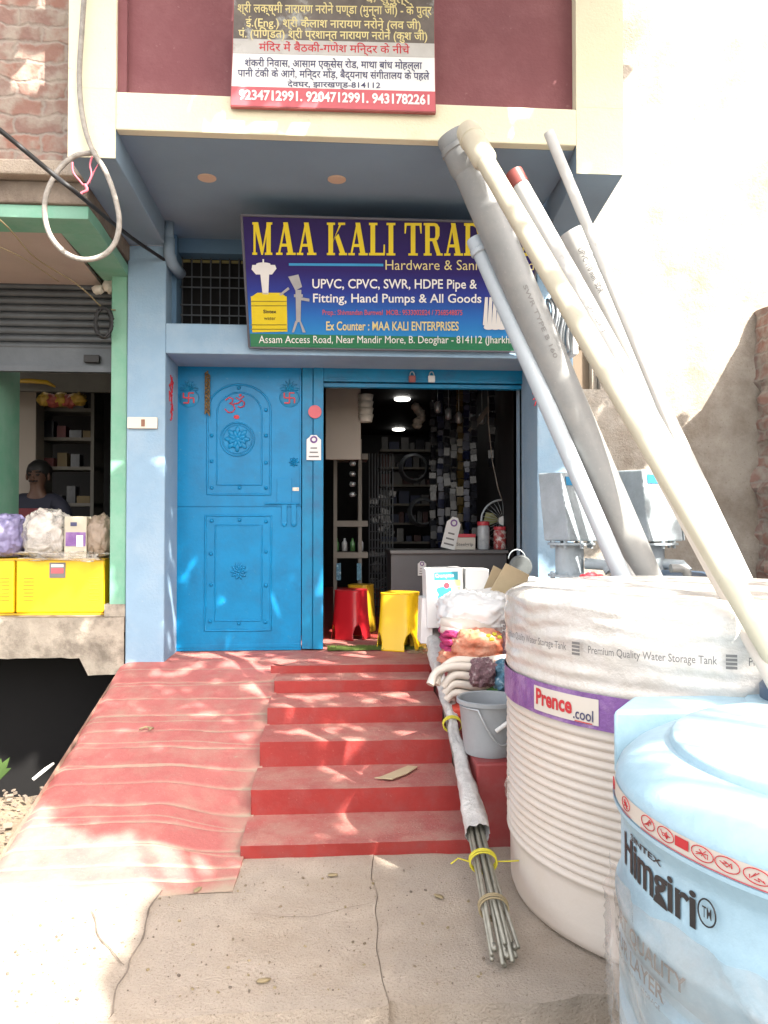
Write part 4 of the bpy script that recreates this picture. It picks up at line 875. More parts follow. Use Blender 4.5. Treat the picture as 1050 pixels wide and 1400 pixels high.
# small pictures printed on the sign: basin, yellow tank, hand pump, pipes
def pic(name, m, polys, lift=.004):
    q = MB()
    for k, pl in enumerate(polys): q.add([SP(x, y)+sn*(lift+.0003*k) for x, y in pl], [tuple(range(len(pl)))])
    return q.build(name, m, sg)
def ell(cx, cy, a, b, n=20): return [(cx+a*cos(2*pi*k/n), cy+b*sin(2*pi*k/n)) for k in range(n)]
pic('basin_picture', M['paper'], [[(345,362),(376,362),(378,367),(372,375),(350,375),(344,368)], [(356,374),(368,374),(367,402),(359,402)], ell(360,361,10,2.5), [(359,354),(361,354),(361,361),(359,361)]])
pic('tank_picture', M['yellow_print'], [[(343,405),(392,405),(393,453),(345,454)], [(352,400),(384,400),(392,406),(343,406)]])
pic('tank_picture_bands', mat('olive_print', (.30,.25,.02), .5), [[(343,y),(392,y),(392,y+1.2),(343,y+1.2)] for y in (411,417,443,449)], .006)
sl('tank_picture_lettering', M['black_print'], [('Sintex', 360, 423, 378, 428, .02, 0), ('water', 361, 433, 377, 437, 0, 0)], lift=.006)
pic('pump_picture', M['steel'], [[(394,378),(408,375),(413,392),(404,397)], [(404,396),(412,396),(411,440),(405,440)], [(402,402),(414,402),(414,406),(402,406)], [(411,406),(423,408),(423,412),(411,410)], [(404,438),(399,454),(402,454),(407,440)], [(409,438),(414,454),(418,454),(411,438)], [(394,392),(382,402),(384,404),(396,395)]])
pic('pipe_picture', M['paper'], [[(663+6*k,406),(667+6*k,406),(666+6*k,446),(660+6*k,444)] for k in range(5)] + [ell(668+9*k,447,7,3.5) for k in range(3)])
# upper board in Hindi
BY = CY-.02
HB, HT = P(456, 146, BY-.02), P(456, -40, BY-.10)
hn = Vector((1,0,0)).cross(Vector((0, HT.y-HB.y, HT.z-HB.z))).normalized(); hn = -hn if hn.y > 0 else hn
hs = thing('hindi_board', 'printed Hindi board with pink phone number strip hanging on the cream canopy face', 'sign', HB)
def HP(px, py): return PL(px, py, HB, hn)
c4 = [HP(315,145.5), HP(596,154), HP(593,-60), HP(321,-60)]
q = MB(); q.prism(c4, -hn*.03); q.build('board', mat('maroon_board_edge', (.35,.07,.07), .5), hs)
def hstrip(name, m, a, b, lift=.002):
    q = MB(); q.add([HP(x, y)+hn*lift for x, y in (a[2], a[3], b[1], b[0])] if False else [HP(x, y)+hn*lift for x, y in a+b], [(0,1,2,3)]); q.build(name, m, hs)
hstrip('phone_strip', M['pink_print'], [(315.8,144),(595,152.5)], [(594.6,125.5),(316.6,118)])
hstrip('address_strip', M['white'], [(316.6,117.9),(594.6,125.4)], [(594,79),(318.6,73)])
hstrip('picture_strip', mat('mottled_photo_print', (.17,.14,.12), .5, .5, 9, dirt=(.45,.47,.45), dscale=4, col2=(.08,.065,.055), dthr=(.56,.66)), [(318.6,72.9),(594,78.9)], [(593,-59),(321,-59)])
hstrip('pale_picture_strip', mat('pale_photo_print', (.52,.50,.47), .5, .2, 9, dirt=(.30,.27,.24), dscale=8, dthr=(.58,.7)), [(318.7,72.8),(593.9,78.8)], [(593.8,60),(319,53)], .003)
hl = lambda n_, m, it: sl(n_, m, it, hs, HB, hn, .004)
hl('name_lettering', M['paleyellow'], [('के सुपुत्र', 500, -9, 560, 8, .012, 1), ('श्री लक्ष्मी नारायण नरोने पण्डा (मुन्ना जी) - के पुत्र', 325, 2, 590, 22, .012, 3.5), ('ई.(Eng.) श्री कैलाश नारायण नरोने (लव जी)', 336, 22, 575, 41, .012, 4), ('पं. (पण्डित) श्री प्रशान्त नारायण नरोने (कुश जी)', 326, 37, 584, 56, .012, 4)])
hl('temple_lettering', M['red_print'], [('मंदिर में बैठकी-गणेश मन्दिर के नीचे', 354, 56, 560, 74, .012, 4)])
hl('address_lettering', M['navy_print'], [('शंकरी निवास, आसाम एक्सेस रोड, माथा बांध मोहल्ला', 335, 78, 577, 95, .014, 4), ('पानी टंकी के आगे, मन्दिर मोड़, बैद्यनाथ संगीतालय के पहले', 325, 92, 587, 109, .014, 4.5), ('देवघर, झारखण्ड-814112', 393, 109, 520, 122, .014, 2)])
hl('phone_lettering', M['white'], [('9234712991. 9204712991. 9431782261', 327, 122.5, 587, 137, .03, 7)])

# ================================================================== LEANING PIPES
def pipe(lab, a, b, ra, m, rb=None, sock=None, cap=None, ext=0., group='plastic pipes leaning on the shop front', wall=.006, ground=.01):
    a, b = Vector(a), Vector(b); b = b + (b-a)*ext; rb = rb or ra; b = b if ground is None else a + (b-a)*((a.z-ground-rb*.5)/(a.z-b.z)); d = (b-a).normalized(); L = (b-a).length
    t = thing('plastic_pipe', lab, 'pipe', b, group)
    q = MB(); m3 = d.to_track_quat('Z', 'Y').to_matrix()
    q.lathe([(ra-wall,.15),(ra-wall,0),(ra,0),(ra,L*.5),(rb,L)], a, 28, m3, caps=False); q.build('tube', m, t, smooth=40)
    if sock:
        ln, rs = sock; q = MB(); q.lathe([(rs-.012,.10),(rs-.012,-.004),(rs-.003,-.006),(rs,.002),(rs,.05),(rs+.005,.055),(rs+.005,.075),(rs,.08),(rs,ln),(ra+.0005,ln+.03)], a - d*.002, 28, m3, caps=False); q.build('socket', m, t, smooth=40)
    if cap:
        q = MB(); q.lathe([(.001,-.012),(ra*.9,-.012),(ra+.004,-.006),(ra+.004,cap),(ra+.0005,cap)], a, 24, m3, caps=False); q.build('end_cap', M['pipe_cap'], t, smooth=40)
    return t
pipe('thick grey pipe with ringed socket, widest of the leaning pipes', P(622,186,3.68), P(882,790,3.78), .082, M['pipe_grey'], .084, sock=(.16,.091), ext=.52)
pipe('long ivory pipe with plain thick socket crossing in front of the others', P(640,180,3.52), P(1038,864,2.08), .042, M['pipe_ivory'], .030, sock=(.24,.056), ext=.07, ground=None)
pipe('white pipe with brown red end cap beside the ivory pipe', P(703,238,3.72), P(905,600,3.45), .042, M['pipe_white'], .042, cap=.07, ext=.45)
pipe('thin greyish white pipe reaching highest at the right', P(750,181,3.66), P(1002,790,3.60), .026, M['pipe_white'], .034, ext=.45, cap=None)
pipe('short wide white pipe with open top and small black print', P(781,318,3.86), P(985,745,3.82), .072, M['pipe_white'], .072, ext=.55)
pipe('bluish white pipe with collar in front of the sign', P(650,328,3.80), P(851,790,3.66), .042, M['pipe_blue'], .050, sock=(.05,.046), ext=.50)
pipe('thin white pipe tucked under the bluish pipe', P(760,560,3.88), P(866,790,3.74), .022, M['pipe_white'], .028, ext=.5)
pipe('slim pinkish white pipe under the ivory pipe at the tank rim', P(900,640,3.05), P(1066,940,1.98), .030, M['hose'], .028, ext=.03, ground=None)
def pipe_print(par_index, body, a, b, ra, t0, t1, side, hgt):
    a, b = Vector(a), Vector(b); d = (b-a).normalized(); toc = (O-(a+(b-a)*t0)); toc = (toc-d*toc.dot(d)).normalized(); e = d.cross(toc).normalized()
    q = MB(); p0, p1 = a+(b-a)*t0, a+(b-a)*t1
    def fn(u, v):
        an = -side - (v-.5)*hgt/ra; return p0+(p1-p0)*u + (toc*cos(an) + e*sin(an)*1)*(ra+.0015)
    lettering(q, body, fn, .01); par = bpy.data.objects['plastic_pipe' + ('.%03d' % par_index if par_index else '')]; q.build('printed_marking', M['grey_print'], par)
pipe_print(4, 'UPVC 110 mm  SDR', P(781,318,3.86), P(985,745,3.82), .072, .06, .20, .1, .03)
pipe_print(4, 'IS 4985', P(781,318,3.86), P(985,745,3.82), .072, .06, .15, .75, .018)
pipe_print(2, 'CPVC SDR 11', P(703,238,3.72), P(905,600,3.45), .042, .52, .62, .2, .02)
pipe_print(0, 'SWR TYPE B 160', P(622,186,3.68), P(882,790,3.78), .0825, .34, .50, .3, .022)
# ================================================================== WATER TANKS
WT, WR_ = Vector((1.395, 2.86, 0)), .71
def cyl(px, py, c, r):       # first point of an upright cylinder seen at a photo pixel
    d = ray(px, py); ox, oy = O.x-c.x, O.y-c.y; A = d.x**2+d.y**2; B = ox*d.x+oy*d.y; Q = B*B-A*(ox*ox+oy*oy-r*r)
    t = (-B-sqrt(max(0, Q)))/A; p = O+d*t; th = atan2(p.y-c.y, p.x-c.x); return (th if th < .5 else th-2*pi), p.z
t = thing('ribbed_water_tank', 'big round off white ribbed water tank with purple label band, half wrapped in film', 'water tank', WT)
ztk = 1.145
prof = [(.01,.006),(.675,.006),(.692,.016),(.701,.04),(WR_-.008,.09),(WR_-.006,.20)]
z = .22
while z < .715: k_ = .9+.2*((z*977) % 1); prof += [(WR_-.006, z), (WR_+.003*k_, z+.008), (WR_+.006*k_, z+.015), (WR_+.003*k_, z+.023)]; z += .030
q = MB(); q.lathe(prof + [(WR_-.004, z+.01), (WR_-.003, z+.03), (WR_-.02, z+.03)], WT, 120, caps=False); q.build('ribbed_body', M['tank'], t, smooth=75)
zr = z+.025
q = MB(); n1, n2 = 150, 46; vs = []; zt_ = ztk
for j in range(n2+1):
    for i in range(n1):
        th = 2*pi*i/n1; v = j/n2
        zz = zr + (zt_-zr)*v
        r = WR_ + .004 + .006*sin(zz*2*pi/.05)*max(0, 1-v*1.3)
        cr_ = noise.fractal(Vector((cos(th)*2.4, sin(th)*2.4, zz*9)), 1, 2.1, 4)
        cr_ *= min(1, max(.15, (v-.22)/.2)); kw = min(1, max(.0, (v-.24)/.2)); r += .010*cr_ + kw*( .012*abs(noise.noise(Vector((th*5+zz*6, zz*22, 3)))) + .010*max(0, .35-abs(noise.noise(Vector((th*3.5-zz*7, zz*5+th, 8))))))
        if v > .93: r -= .028*((v-.93)/.07)**2
        zz += .010*noise.noise(Vector((cos(th)*2, sin(th)*2, 5)))*(v > .5)
        if j == 0: zz += .004*sin(th*17)
        vs.append((WT.x+r*cos(th), WT.y+r*sin(th), zz))
q.add(vs, [(j*n1+i, j*n1+(i+1) % n1, (j+1)*n1+(i+1) % n1, (j+1)*n1+i) for j in range(n2) for i in range(n1)])
q.build('wrapped_shoulder', M['tank_film'], t, smooth=True)
q = MB(); q.lathe([(WR_-.02, zt_-.006), (WR_-.06, zt_+.012), (.50, zt_+.016), (.30, zt_+.02), (.01, zt_+.02)], WT, 72); q.build('tank_top', M['tank_film'], t, smooth=40)
# purple band
zb0, zb1 = cyl(833, 1000, WT, WR_)[1], cyl(833, 951, WT, WR_)[1]
def cylfn(c, r, th0, th1, z0, z1): return lambda u, v: Vector((c.x+r*cos(th0+(th1-th0)*u), c.y+r*sin(th0+(th1-th0)*u), z0+(z1-z0)*v))
def band(mb, c, r, th0, th1, z0, z1, n=60, wav=0):
    vs = []
    for i in range(n+1):
        th = th0+(th1-th0)*i/n; k = wav*noise.noise(Vector((th*6, 0, 2)))
        for zz in (z0+k, z1+k): vs.append((c.x+r*cos(th), c.y+r*sin(th), zz))
    mb.add(vs, [(2*i, 2*i+2, 2*i+3, 2*i+1) for i in range(n)])
q = MB(); band(q, WT, WR_+.0135, -pi*1.25, -.2*pi, zb0, zb1, 90, .003); pb = q.build('purple_label_band', M['purple'], t, smooth=True)
ta, tb = cyl(737, 950, WT, WR_)[0], cyl(819, 960, WT, WR_)[0]; zc_ = (zb0+zb1)/2; hb = zb1-zb0
q = MB(); band(q, WT, WR_+.0155, ta-.01, tb+.01, zc_-hb*.38, zc_+hb*.36); q.build('label_panel', M['strip'], pb)
q = MB(); lettering(q, 'Prence', cylfn(WT, WR_+.0175, ta+.01, ta+(tb-ta)*.66, zc_-hb*.20, zc_+hb*.30), .03); q.build('brand_lettering', M['red_print'], pb)
q = MB(); lettering(q, '.cool', cylfn(WT, WR_+.0175, ta+(tb-ta)*.68, tb-.015, zc_-hb*.30, zc_+hb*.02), .01); q.build('brand_lettering', M['navy_print'], pb)
q = MB(); band(q, WT, WR_+.0175, ta+(tb-ta)*.70, tb-.02, zc_-hb*.37, zc_-hb*.34); q.build('brand_underline', M['red_print'], pb)
ts0, ts1 = cyl(811, 889, WT, WR_)[0], cyl(979, 903, WT, WR_)[0]; zs_ = cyl(895, 897, WT, WR_)[1]; step = (ts1-ts0)*1.22
for k in (-3, -2, -1, 0, 1):
    q = MB(); a = ts0+step*k; lettering(q, 'Premium Quality Water Storage Tank', cylfn(WT, WR_+.030, a, a+(ts1-ts0), zs_-.016, zs_+.016), .006)
    for m_ in range(4): band(q, WT, WR_+.030, a-(ts1-ts0)*.16, a-(ts1-ts0)*.08, zs_-.02+.0115*m_, zs_-.012+.0115*m_, 6)
    q.build('wrap_lettering', M['grey_print'], t)
# loose flaps of film at the left edge
q = MB()
for (px, py, w_, h_) in ((700, 1075, .06, .13), (706, 1165, .03, .07), (703, 905, .03, .06)):
    p = P(px+10, py, 2.95); vs = []
    for j in range(9):
        for i in range(7):
            v = Vector((p.x - w_*(i/6)*(.5+.5*sin(pi*j/8)), p.y+.05*noise.noise(Vector((i*.6, j*.6, px))), p.z+h_*(j/8-.5)+.02*noise.noise(Vector((i*.8, j*.5, 9))))); vs.append(v)
    q.add(vs, [(j*7+i, j*7+i+1, (j+1)*7+i+1, (j+1)*7+i) for j in range(8) for i in range(6)])
q.build('film_flaps', M['film_brown'], t, smooth=True)

BT, BR = Vector((1.204, 1.566, 0)), .575
t = thing('blue_water_tank', 'pale blue domed water tank with black lettering, nearest the camera at the right', 'water tank', BT)
zst = cyl(980, 1162, BT, BR)[1]; zsb = cyl(980, 1193, BT, BR)[1]
zsh = zst + .03
# groove and ridge heights from the photo
zr1 = cyl(980, 1208, BT, BR)[1]; zr2 = cyl(870, 1252, BT, BR)[1]
q = MB()
prof = [(.02,.01),(.53,.01),(BR-.02,.05),(BR-.004,.10)]
zz = .12
while zz < zr2-.16: prof += [(BR-.006, zz), (BR-.006, zz+.07), (BR-.022, zz+.085), (BR-.022, zz+.105), (BR-.006, zz+.12)]; zz += .125
prof += [(BR-.004, zr2-.05), (BR+.002, zr2-.035), (BR+.002, zr2-.02), (BR-.012, zr2), (BR-.012, zr1-.035), (BR-.012, zr1-.02), (BR+.001, zr1), (BR+.006, zr1+.02), (BR+.006, zsb-.008), (BR, zsb), (BR, zst), (BR-.008, zst+.02), (BR-.03, zst+.042), (BR-.07, zst+.064), (BR-.115, zst+.078), (BR-.120, zst+.080), (BR-.123, zst+.094), (BR-.131, zst+.100), (.25, zst+.112), (.01, zst+.116)]
q.lathe(prof, BT, 128); q.build('tank_body', M['tank_blue'], t, smooth=45)
# raised rear block
q = MB(); yb0 = BT.y+BR-.10; zk = P(900, 955, yb0+.13).z; xk0 = P(838, 968, yb0).x
cx0, cx1 = xk0, BT.x+.62
xk1 = P(864, 952, yb0+.17).x; q.hexa([(cx0,yb0,zst-.10),(cx1,yb0,zst-.10),(cx1,yb0+.17,zst-.10),(xk1,yb0+.17,zst-.10),(cx0,yb0,zk),(cx1,yb0,zk),(cx1,yb0+.17,zk),(xk1,yb0+.17,zk)]); q.build('rear_block', M['tank_blue'], t, bevel=.014, bseg=3, smooth=40)
q = MB(); lc = P(1106, 962, yb0+.04); q.lathe([(.17,-.04),(.17,.0),(.155,.012),(.13,.015)], (lc.x, lc.y, zk-.004), 36); q.build('filler_collar', M['tank_blue'], t, smooth=40)
q = MB(); q.lathe([(.125,0),(.125,.035),(.115,.045),(.02,.05)], (lc.x, lc.y, zk+.011), 48); q.build('lid', M['tub'], t, smooth=40)
q = MB(); band(q, BT, BR+.0025, -pi*1.1, -.25*pi, zsb+.002, zst-.002, 90); sp = q.build('icon_strip', M['strip'], t, smooth=True)
# round icons with captions along the strip
icons = [842, 858, 888, 912, 934, 962, 996, 1037]
qa = MB(); qb = MB(); hs_ = zst-zsb
def ths(px): return cyl(px, 1085+(px-842)*.58, BT, BR)[0]
for k, px in enumerate(icons):
    th = ths(px); r_ = BR+.0045; zc = zsb+hs_*.58
    qa = MB(); qb = MB()
    if k == 4:
        band(qa, BT, r_, th-.03, th+.03, zc-hs_*.22, zc+hs_*.25, 6)
    else:
        ring = [cylfn(BT, r_, th-.042, th+.042, zc-hs_*.32, zc+hs_*.32)(.5+.5*cos(a), .5+.5*sin(a)) for a in [2*pi*i/24 for i in range(24)]]
        qa.tube(ring, .0009, 5, close=True); rnd = random.Random(k)
        for m_ in range(4): qa.tube([cylfn(BT, r_, th-.025, th+.025, zc-hs_*.2, zc+hs_*.2)(rnd.random(), rnd.random()) for _ in range(3)], .0008, 5)
    band(qb, BT, r_, th-.05, th+.05, zsb+hs_*.06, zsb+hs_*.12, 6)
    qa.build('icon', M['red_print'], sp); qb.build('caption', M['pink_print'], sp)
# lettering moulded on the body
def th2(px, py): return cyl(px, py, BT, BR)[0]
h0, h1 = th2(848, 1190), th2(946, 1240)
zt1 = cyl(935, 1221, BT, BR)[1]; zt0 = cyl(935, 1268, BT, BR)[1]; zH = zr1-.055
def drop(u, v):
    w_ = max(0, (v-.22)/.78); return (u, .45+(w_-.25)/.75*.55 if w_ > .25 else w_/.25*.45)
q = MB(); lettering(q, 'Himgiri', cylfn(BT, BR-.0095, h0, h1, zt0, zt0+.074), .03, drop); q.build('brand_lettering', M['black_print'], t)
q = MB(); lettering(q, 'SINTEX', cylfn(BT, BR-.0095, th2(856,1165), th2(898,1190), zt0+.076, zt0+.089), .02); q.build('maker_lettering', M['black_print'], t)
tm = th2(964, 1249); zm_ = cyl(964, 1249, BT, BR)[1]
q = MB(); f_ = cylfn(BT, BR-.004, tm-.034, tm+.034, zm_-.024, zm_+.024); q.tube([f_(.5+.5*cos(a), .5+.5*sin(a)) for a in [2*pi*i/28 for i in range(28)]], .0016, 5, close=True)
lettering(q, 'TM', cylfn(BT, BR-.004, tm-.018, tm+.018, zm_-.010, zm_+.010), .01); q.build('trade_mark_ring', M['black_print'], t)
zq = cyl(900, 1320, BT, BR)[1]
qe0, qe1 = th2(848, 1290), th2(940, 1345)
q = MB(); lettering(q, 'EXPORT QUALITY', cylfn(BT, BR+.004, qe0-(qe1-qe0)*.35, qe1, zq-.018, zq+.020), .02)
lettering(q, 'FOUR LAYER', cylfn(BT, BR+.004, qe0-(qe1-qe0)*.15, th2(910, 1350), zq-.062, zq-.030), .02)
lettering(q, 'PURE AND SAFE WATER STORAGE', cylfn(BT, BR+.004, qe0-(qe1-qe0)*.15, th2(905, 1360), zq-.082, zq-.072), .0); q.build('quality_lettering', M['grey_print'], t)
# torn plastic film round the lower half
q = MB(); n1, n2 = 110, 40; vs = []
for j in range(n2+1):
    for i in range(n1+1):
        th = -pi*1.12 + (.95*pi)*i/n1; top = zt0 - .005 + .03*noise.noise(Vector((th*2.2, 0, 0))) + .012*noise.noise(Vector((th*11, 0, 3)))
        zz = .02 + (top-.02)*j/n2
        fold = abs(noise.noise(Vector((th*3.4 + zz*5, zz*2.5, 1)))) ; r = BR + .012 + .022*(1-fold)**6 + .012*noise.fractal(Vector((th*7, zz*9, 2)), 1, 2, 3)
        vs.append((BT.x+r*cos(th), BT.y+r*sin(th), zz))
q.add(vs, [(j*(n1+1)+i, j*(n1+1)+i+1, (j+1)*(n1+1)+i+1, (j+1)*(n1+1)+i) for j in range(n2) for i in range(n1)])
q.build('torn_film', M['film_brown'], t, smooth=True)

# ================================================================== HAND PUMPS AND TUB BEHIND THE TANK
def hand_pump(px0, px1, ptop, pfl, Y, lab, lean):
    c = P((px0+px1)/2, pfl, Y); s_ = (P(px1, pfl, Y)-P(px0, pfl, Y)).length; wd = s_*.80
    t = thing('hand_pump', lab, 'hand pump', (c.x, Y, 0), 'galvanised hand pump heads standing behind the white tank')
    zt = P(px0, ptop, Y).z; h = zt-c.z
    q = MB(); wx = wd*.52; dp = wd*.85; ln = -lean
    rm = Matrix.Rotation(R(24), 3, 'Z')
    base = [rm @ Vector(v) for v in ((-wx,-dp*.6,0),(wx,-dp*.6,0),(wx,dp*.6,0),(-wx,dp*.6,0))]
    q.hexa([c+v+Vector((0,0,.006)) for v in base] + [c+v*.92+Vector((ln,.0,h*(.98 if k in (0,1) else 1.0))) for k, v in enumerate(base)])
    q.build('pump_head', M['pump'], t, bevel=.010)
    e = (base[0]+base[1])/2; q = MB()                 # cover plate on the lower right side
    fr = [c+base[1]*1.03+Vector((0,0,.01)), c+base[2]*1.03+Vector((0,0,.01)), c+base[2]*1.02+Vector((ln*.15,0,h*.16)), c+base[1]*1.02+Vector((ln*.15,0,h*.16))]
    nrm = (fr[1]-fr[0]).cross(fr[3]-fr[0]).normalized(); q.prism(fr, nrm*.006); q.build('cover_plate', M['steel'], t, bevel=.002)
    # round badge on the side face
    a, b2 = base[0], base[1]; 
    fl_ = lambda u, v: c + (a*(1-u)+b2*u)*(1-.08*v) + Vector((ln*v, 0, h*v))
    nn = (fl_(1,0)-fl_(0,0)).cross(fl_(0,1)-fl_(0,0)).normalized()
    q = MB(); q.add([fl_(x,y)+nn*.004 for x, y in ((.12,.80),(.62,.80),(.62,.92),(.12,.92))], [(0,1,2,3)]); q.build('badge', M['sky_print'], t)
    q = MB()
    for k in range(9): q.blob(fl_(-.0, .08+.095*k), .006, .006, .010, 0, seg=6, rings=4)
    q.build('chain_teeth', M['pump'], t)
    for zf, rr in ((c.z-.004, s_*.5), (P(px0, pfl+44, Y).z, s_*.5)):
        q = MB(); q.lathe([(rr,-.012),(rr,0)], (c.x, Y, zf), 32)
        for k in range(8): q.lathe([(.010,-.03),(.010,.012)], (c.x+rr*.86*cos(k*pi/4+.2), Y+rr*.86*sin(k*pi/4+.2), zf), 6)
        q.build('flange', M['pump'], t, smooth=30)
    z2 = P(px0, pfl+44, Y).z
    q = MB(); q.lathe([(s_*.30,z2),(s_*.30,c.z-.01)], (c.x-.01, Y, 0), 24); q.lathe([(s_*.17,0.0),(s_*.17,z2)], (c.x, Y, 0), 20); q.build('water_box', M['pump'], t, smooth=30)
    q = MB(); q.tube([(c.x+.06, Y-.05, z2+.06), (c.x+.15, Y-.10, z2+.055), (c.x+.17, Y-.12, z2+.02)], .030, 14); q.build('spout', M['pump'], t, smooth=40)
    q = MB()
    for k in range(3): a_ = k*2*pi/3+.4; q.tube([(c.x+s_*.16*cos(a_), Y+s_*.16*sin(a_), z2-.1), (c.x+.24*cos(a_), Y+.24*sin(a_), .01)], .02, 8)
    q.build('stand', M['pump'], t)
    return t
hand_pump(750, 812, 646, 741, 4.12, 'grey hand pump head with blue badge beside the blue pillar', .045)
hand_pump(848, 924, 643, 741, 4.25, 'grey hand pump head between the thick grey and ivory pipes', .035)
q = MB(); c = P(935, 788, 4.0); q.lathe([(.16,0),(.19,c.z-.03),(.20,c.z-.03),(.20,c.z),(.15,c.z+.02),(.02,c.z+.03)], (c.x, 4.1, 0), 40); tag(q.build('blue_drum', M['tub'], smooth=40), 'dark blue lidded drum behind the white tank', 'drum')
q = MB(); c = P(917, 777, 3.78); q.tube([c, c+Vector((.06,0,0)), c+Vector((.085,0,-.02)), c+Vector((.085,0,-.06))], .022, 12); tag(q.build('pipe_elbow', M['pipe_grey'], smooth=40), 'short grey pipe elbow lying on the lid of the dark blue drum', 'pipe fitting')
q = MB(); 
for k, (px, py) in enumerate(((800,789),(808,787),(818,790))): q.blob(P(px, py, 3.56), .03, .03, .016, .5, 4, seed=k, seg=14, rings=8)
tag(q.build('pink_tag', M['redlid'], smooth=True), 'crumpled pink red plastic scrap on the rear of the white tank', 'plastic scrap')

# ================================================================== BUCKET, RODS, PILE BESIDE THE STEPS
bc = Vector((X(667, 3.47)+.005, 3.475, PZ+.001)); bh = Z(957, 3.47)-PZ; rt = (X(709, 3.47)-X(626, 3.47))/2*1.02
t = thing('bucket', 'empty grey plastic bucket with thin handle standing on the red plinth', 'bucket', bc)
q = MB(); q.lathe([(.002,.01),(rt*.74,.01),(rt*.76,0),(rt*.80,.015),(rt*.83,.05),(rt*.95,bh-.03),(rt*.97,bh-.022),(rt+.006,bh-.020),(rt+.006,bh-.004),(rt,bh),(rt-.006,bh-.004),(rt*.93,bh-.03),(rt*.78,.02),(.002,.018)], bc, 56, caps=False); q.build('shell', M['grey_pl'], t, smooth=40)
q = MB(); q.tube([bc+Vector((rt*.97*cos(a), -rt*.72*abs(sin(a))**.8-.012*(1-abs(cos(a))), bh-.035-.13*abs(sin(a)) - .02)) for a in [pi+pi*k/22 for k in range(23)]] if False else [bc+Vector((-rt*.97+2*rt*.97*k/22, -(rt+.006)*sqrt(max(.02, 1-(1-2*k/22)**2)), bh-.03-.15*sin(pi*min(1, (22-k)/17))*(1 if k > 4 else k/4*.9+.1))) for k in range(23)], .0045, 8); q.build('handle', M['steel'], t, smooth=True)
q = MB(); p = bc+Vector((rt*.35, -rt*.98, bh-.085)); q.tube([p+Vector((-.05,0.004,-.035)), p+Vector((.045,.008,.03))], .010, 10); q.build('handle_grip', M['paper'], t, smooth=True)
# rods
r0, r1 = Vector((G(690,1318,.02).x, G(690,1318,.02).y, .02)), P(586, 850, 5.2)
t = thing('rod_bundle', 'tied bundle of thin steel rods in white wrapping leaning up the steps', 'rods', r0)
d = (r1-r0); dn = d.normalized(); sx = dn.cross(Vector((0,0,1))).normalized(); sy = sx.cross(dn); rnd = random.Random(2)
for k in range(11):
    a, rr = 2*pi*k/8, (.030 if k < 8 else .010); off = sx*(rr*cos(a)) + sy*(rr*sin(a)*.6+.012); e = rnd.uniform(-.03, .05)
    q = MB(); q.tube([r0+off*1.35+dn*e+sx*rnd.uniform(-.012,.012), r0+off+d*.14, r0+off*.8+d*.4, r0+off*.6+d*.93], .0068, 8)
    q.tube([r0+off*1.35+dn*(e-.004)+sx*0, r0+off*1.33+dn*(e+.02)], .0085, 8) if k % 3 == 0 else None
    q.build('rod', M['rod'], t, smooth=True)
q = MB(); n1, n2 = 120, 22; vs = []
for j in range(n1+1):
    u = .205+.795*j/n1; c = r0+d*u + sx*.008*noise.noise(Vector((u*14,0,1))) + sy*.03
    for i in range(n2):
        a = 2*pi*i/n2; rr = .040 + .012*sin(u*10) + .012*noise.fractal(Vector((cos(a)*1.6, sin(a)*1.6, u*16)), 1, 2, 4)
        if j == 0: c2 = c - dn*(.03*noise.noise(Vector((a*2, 0, 0))))
        else: c2 = c
        if .50 < u < .52: rr *= .75
        vs.append(c2 + sx*rr*cos(a) + sy*rr*.85*sin(a))
q.add(vs, [(j*n2+i, j*n2+(i+1) % n2, (j+1)*n2+(i+1) % n2, (j+1)*n2+i) for j in range(n1) for i in range(n2)])
q.build('wrapping', M['wrap'], t, smooth=True)
for u, rr in ((.155,.050),(.075,.05),(.505,.046)):
    q = MB(); c = r0+d*u+sy*.02
    for w_ in (-.008, .004, .012): q.tube([c+dn*(w_+.01*sin(a))+sx*rr*cos(a)+sy*rr*.75*sin(a) for a in [2*pi*k/20 for k in range(20)]], .0035, 6, close=True)
    if u == .155: q.tube([c+sx*-.05, c+sx*-.09+dn*.02, c+sx*-.12-dn*.01], .003, 6); q.tube([c+sx*.05, c+sx*.09, c+sx*.13-dn*.01+sy*.01], .003, 6)
    q.build('tie', M['tie'] if u != .075 else M['wire_tan'], t, smooth=True)
# bent hoses
t = thing('hose_coil', 'bundle of off white flexible hoses bent over beside the steps', 'hose', P(645, 950, 3.95), 'bagged goods heaped on the red plinth')
for k in range(8):
    q = MB(); o_ = Vector((.004*k, .018*k, .030*(k % 4)+.006*(k//4))); yy = 3.92+.04*(k//4)
    pts = [P(588+2*k, 936-3*(k % 4), yy-.05), P(598+k, 918-3*(k % 4), yy-.02), P(622, 911+12*(k % 4)-(k//4)*8, yy), P(655, 912+13*(k % 4)-(k//4)*8, yy+.02), P(690, 906+11*(k % 4)-(k//4)*6, yy+.06), P(712, 900+9*(k % 4), yy+.1)]
    if k % 4: pts = [P(604+2*k, 930+9*(k % 4), yy)] + pts[2:]
    n = 6; L = []
    for i in range(len(pts)-1):
        p0, p1, p2, p3 = pts[max(i-1,0)], pts[i], pts[i+1], pts[min(i+2, len(pts)-1)]
        for s_ in range(n):
            u = s_/n; L.append(.5*((2*p1)+(p2-p0)*u+(2*p0-5*p1+4*p2-p3)*u*u+(3*p1-3*p2+p3-p0)*u**3))
    q.tube(L+[pts[-1]], .021, 10); q.build('hose', M['hose'], t, smooth=40)
gp = 'bagged goods heaped on the red plinth'
def pouch(name, lab, px0, px1, py0, py1, Y, dep, m, seed, amp=.25): return cushion(name, lab, 'bag', px0, px1, py0, py1, Y, dep, m, seed=seed, amp=amp, group=gp)
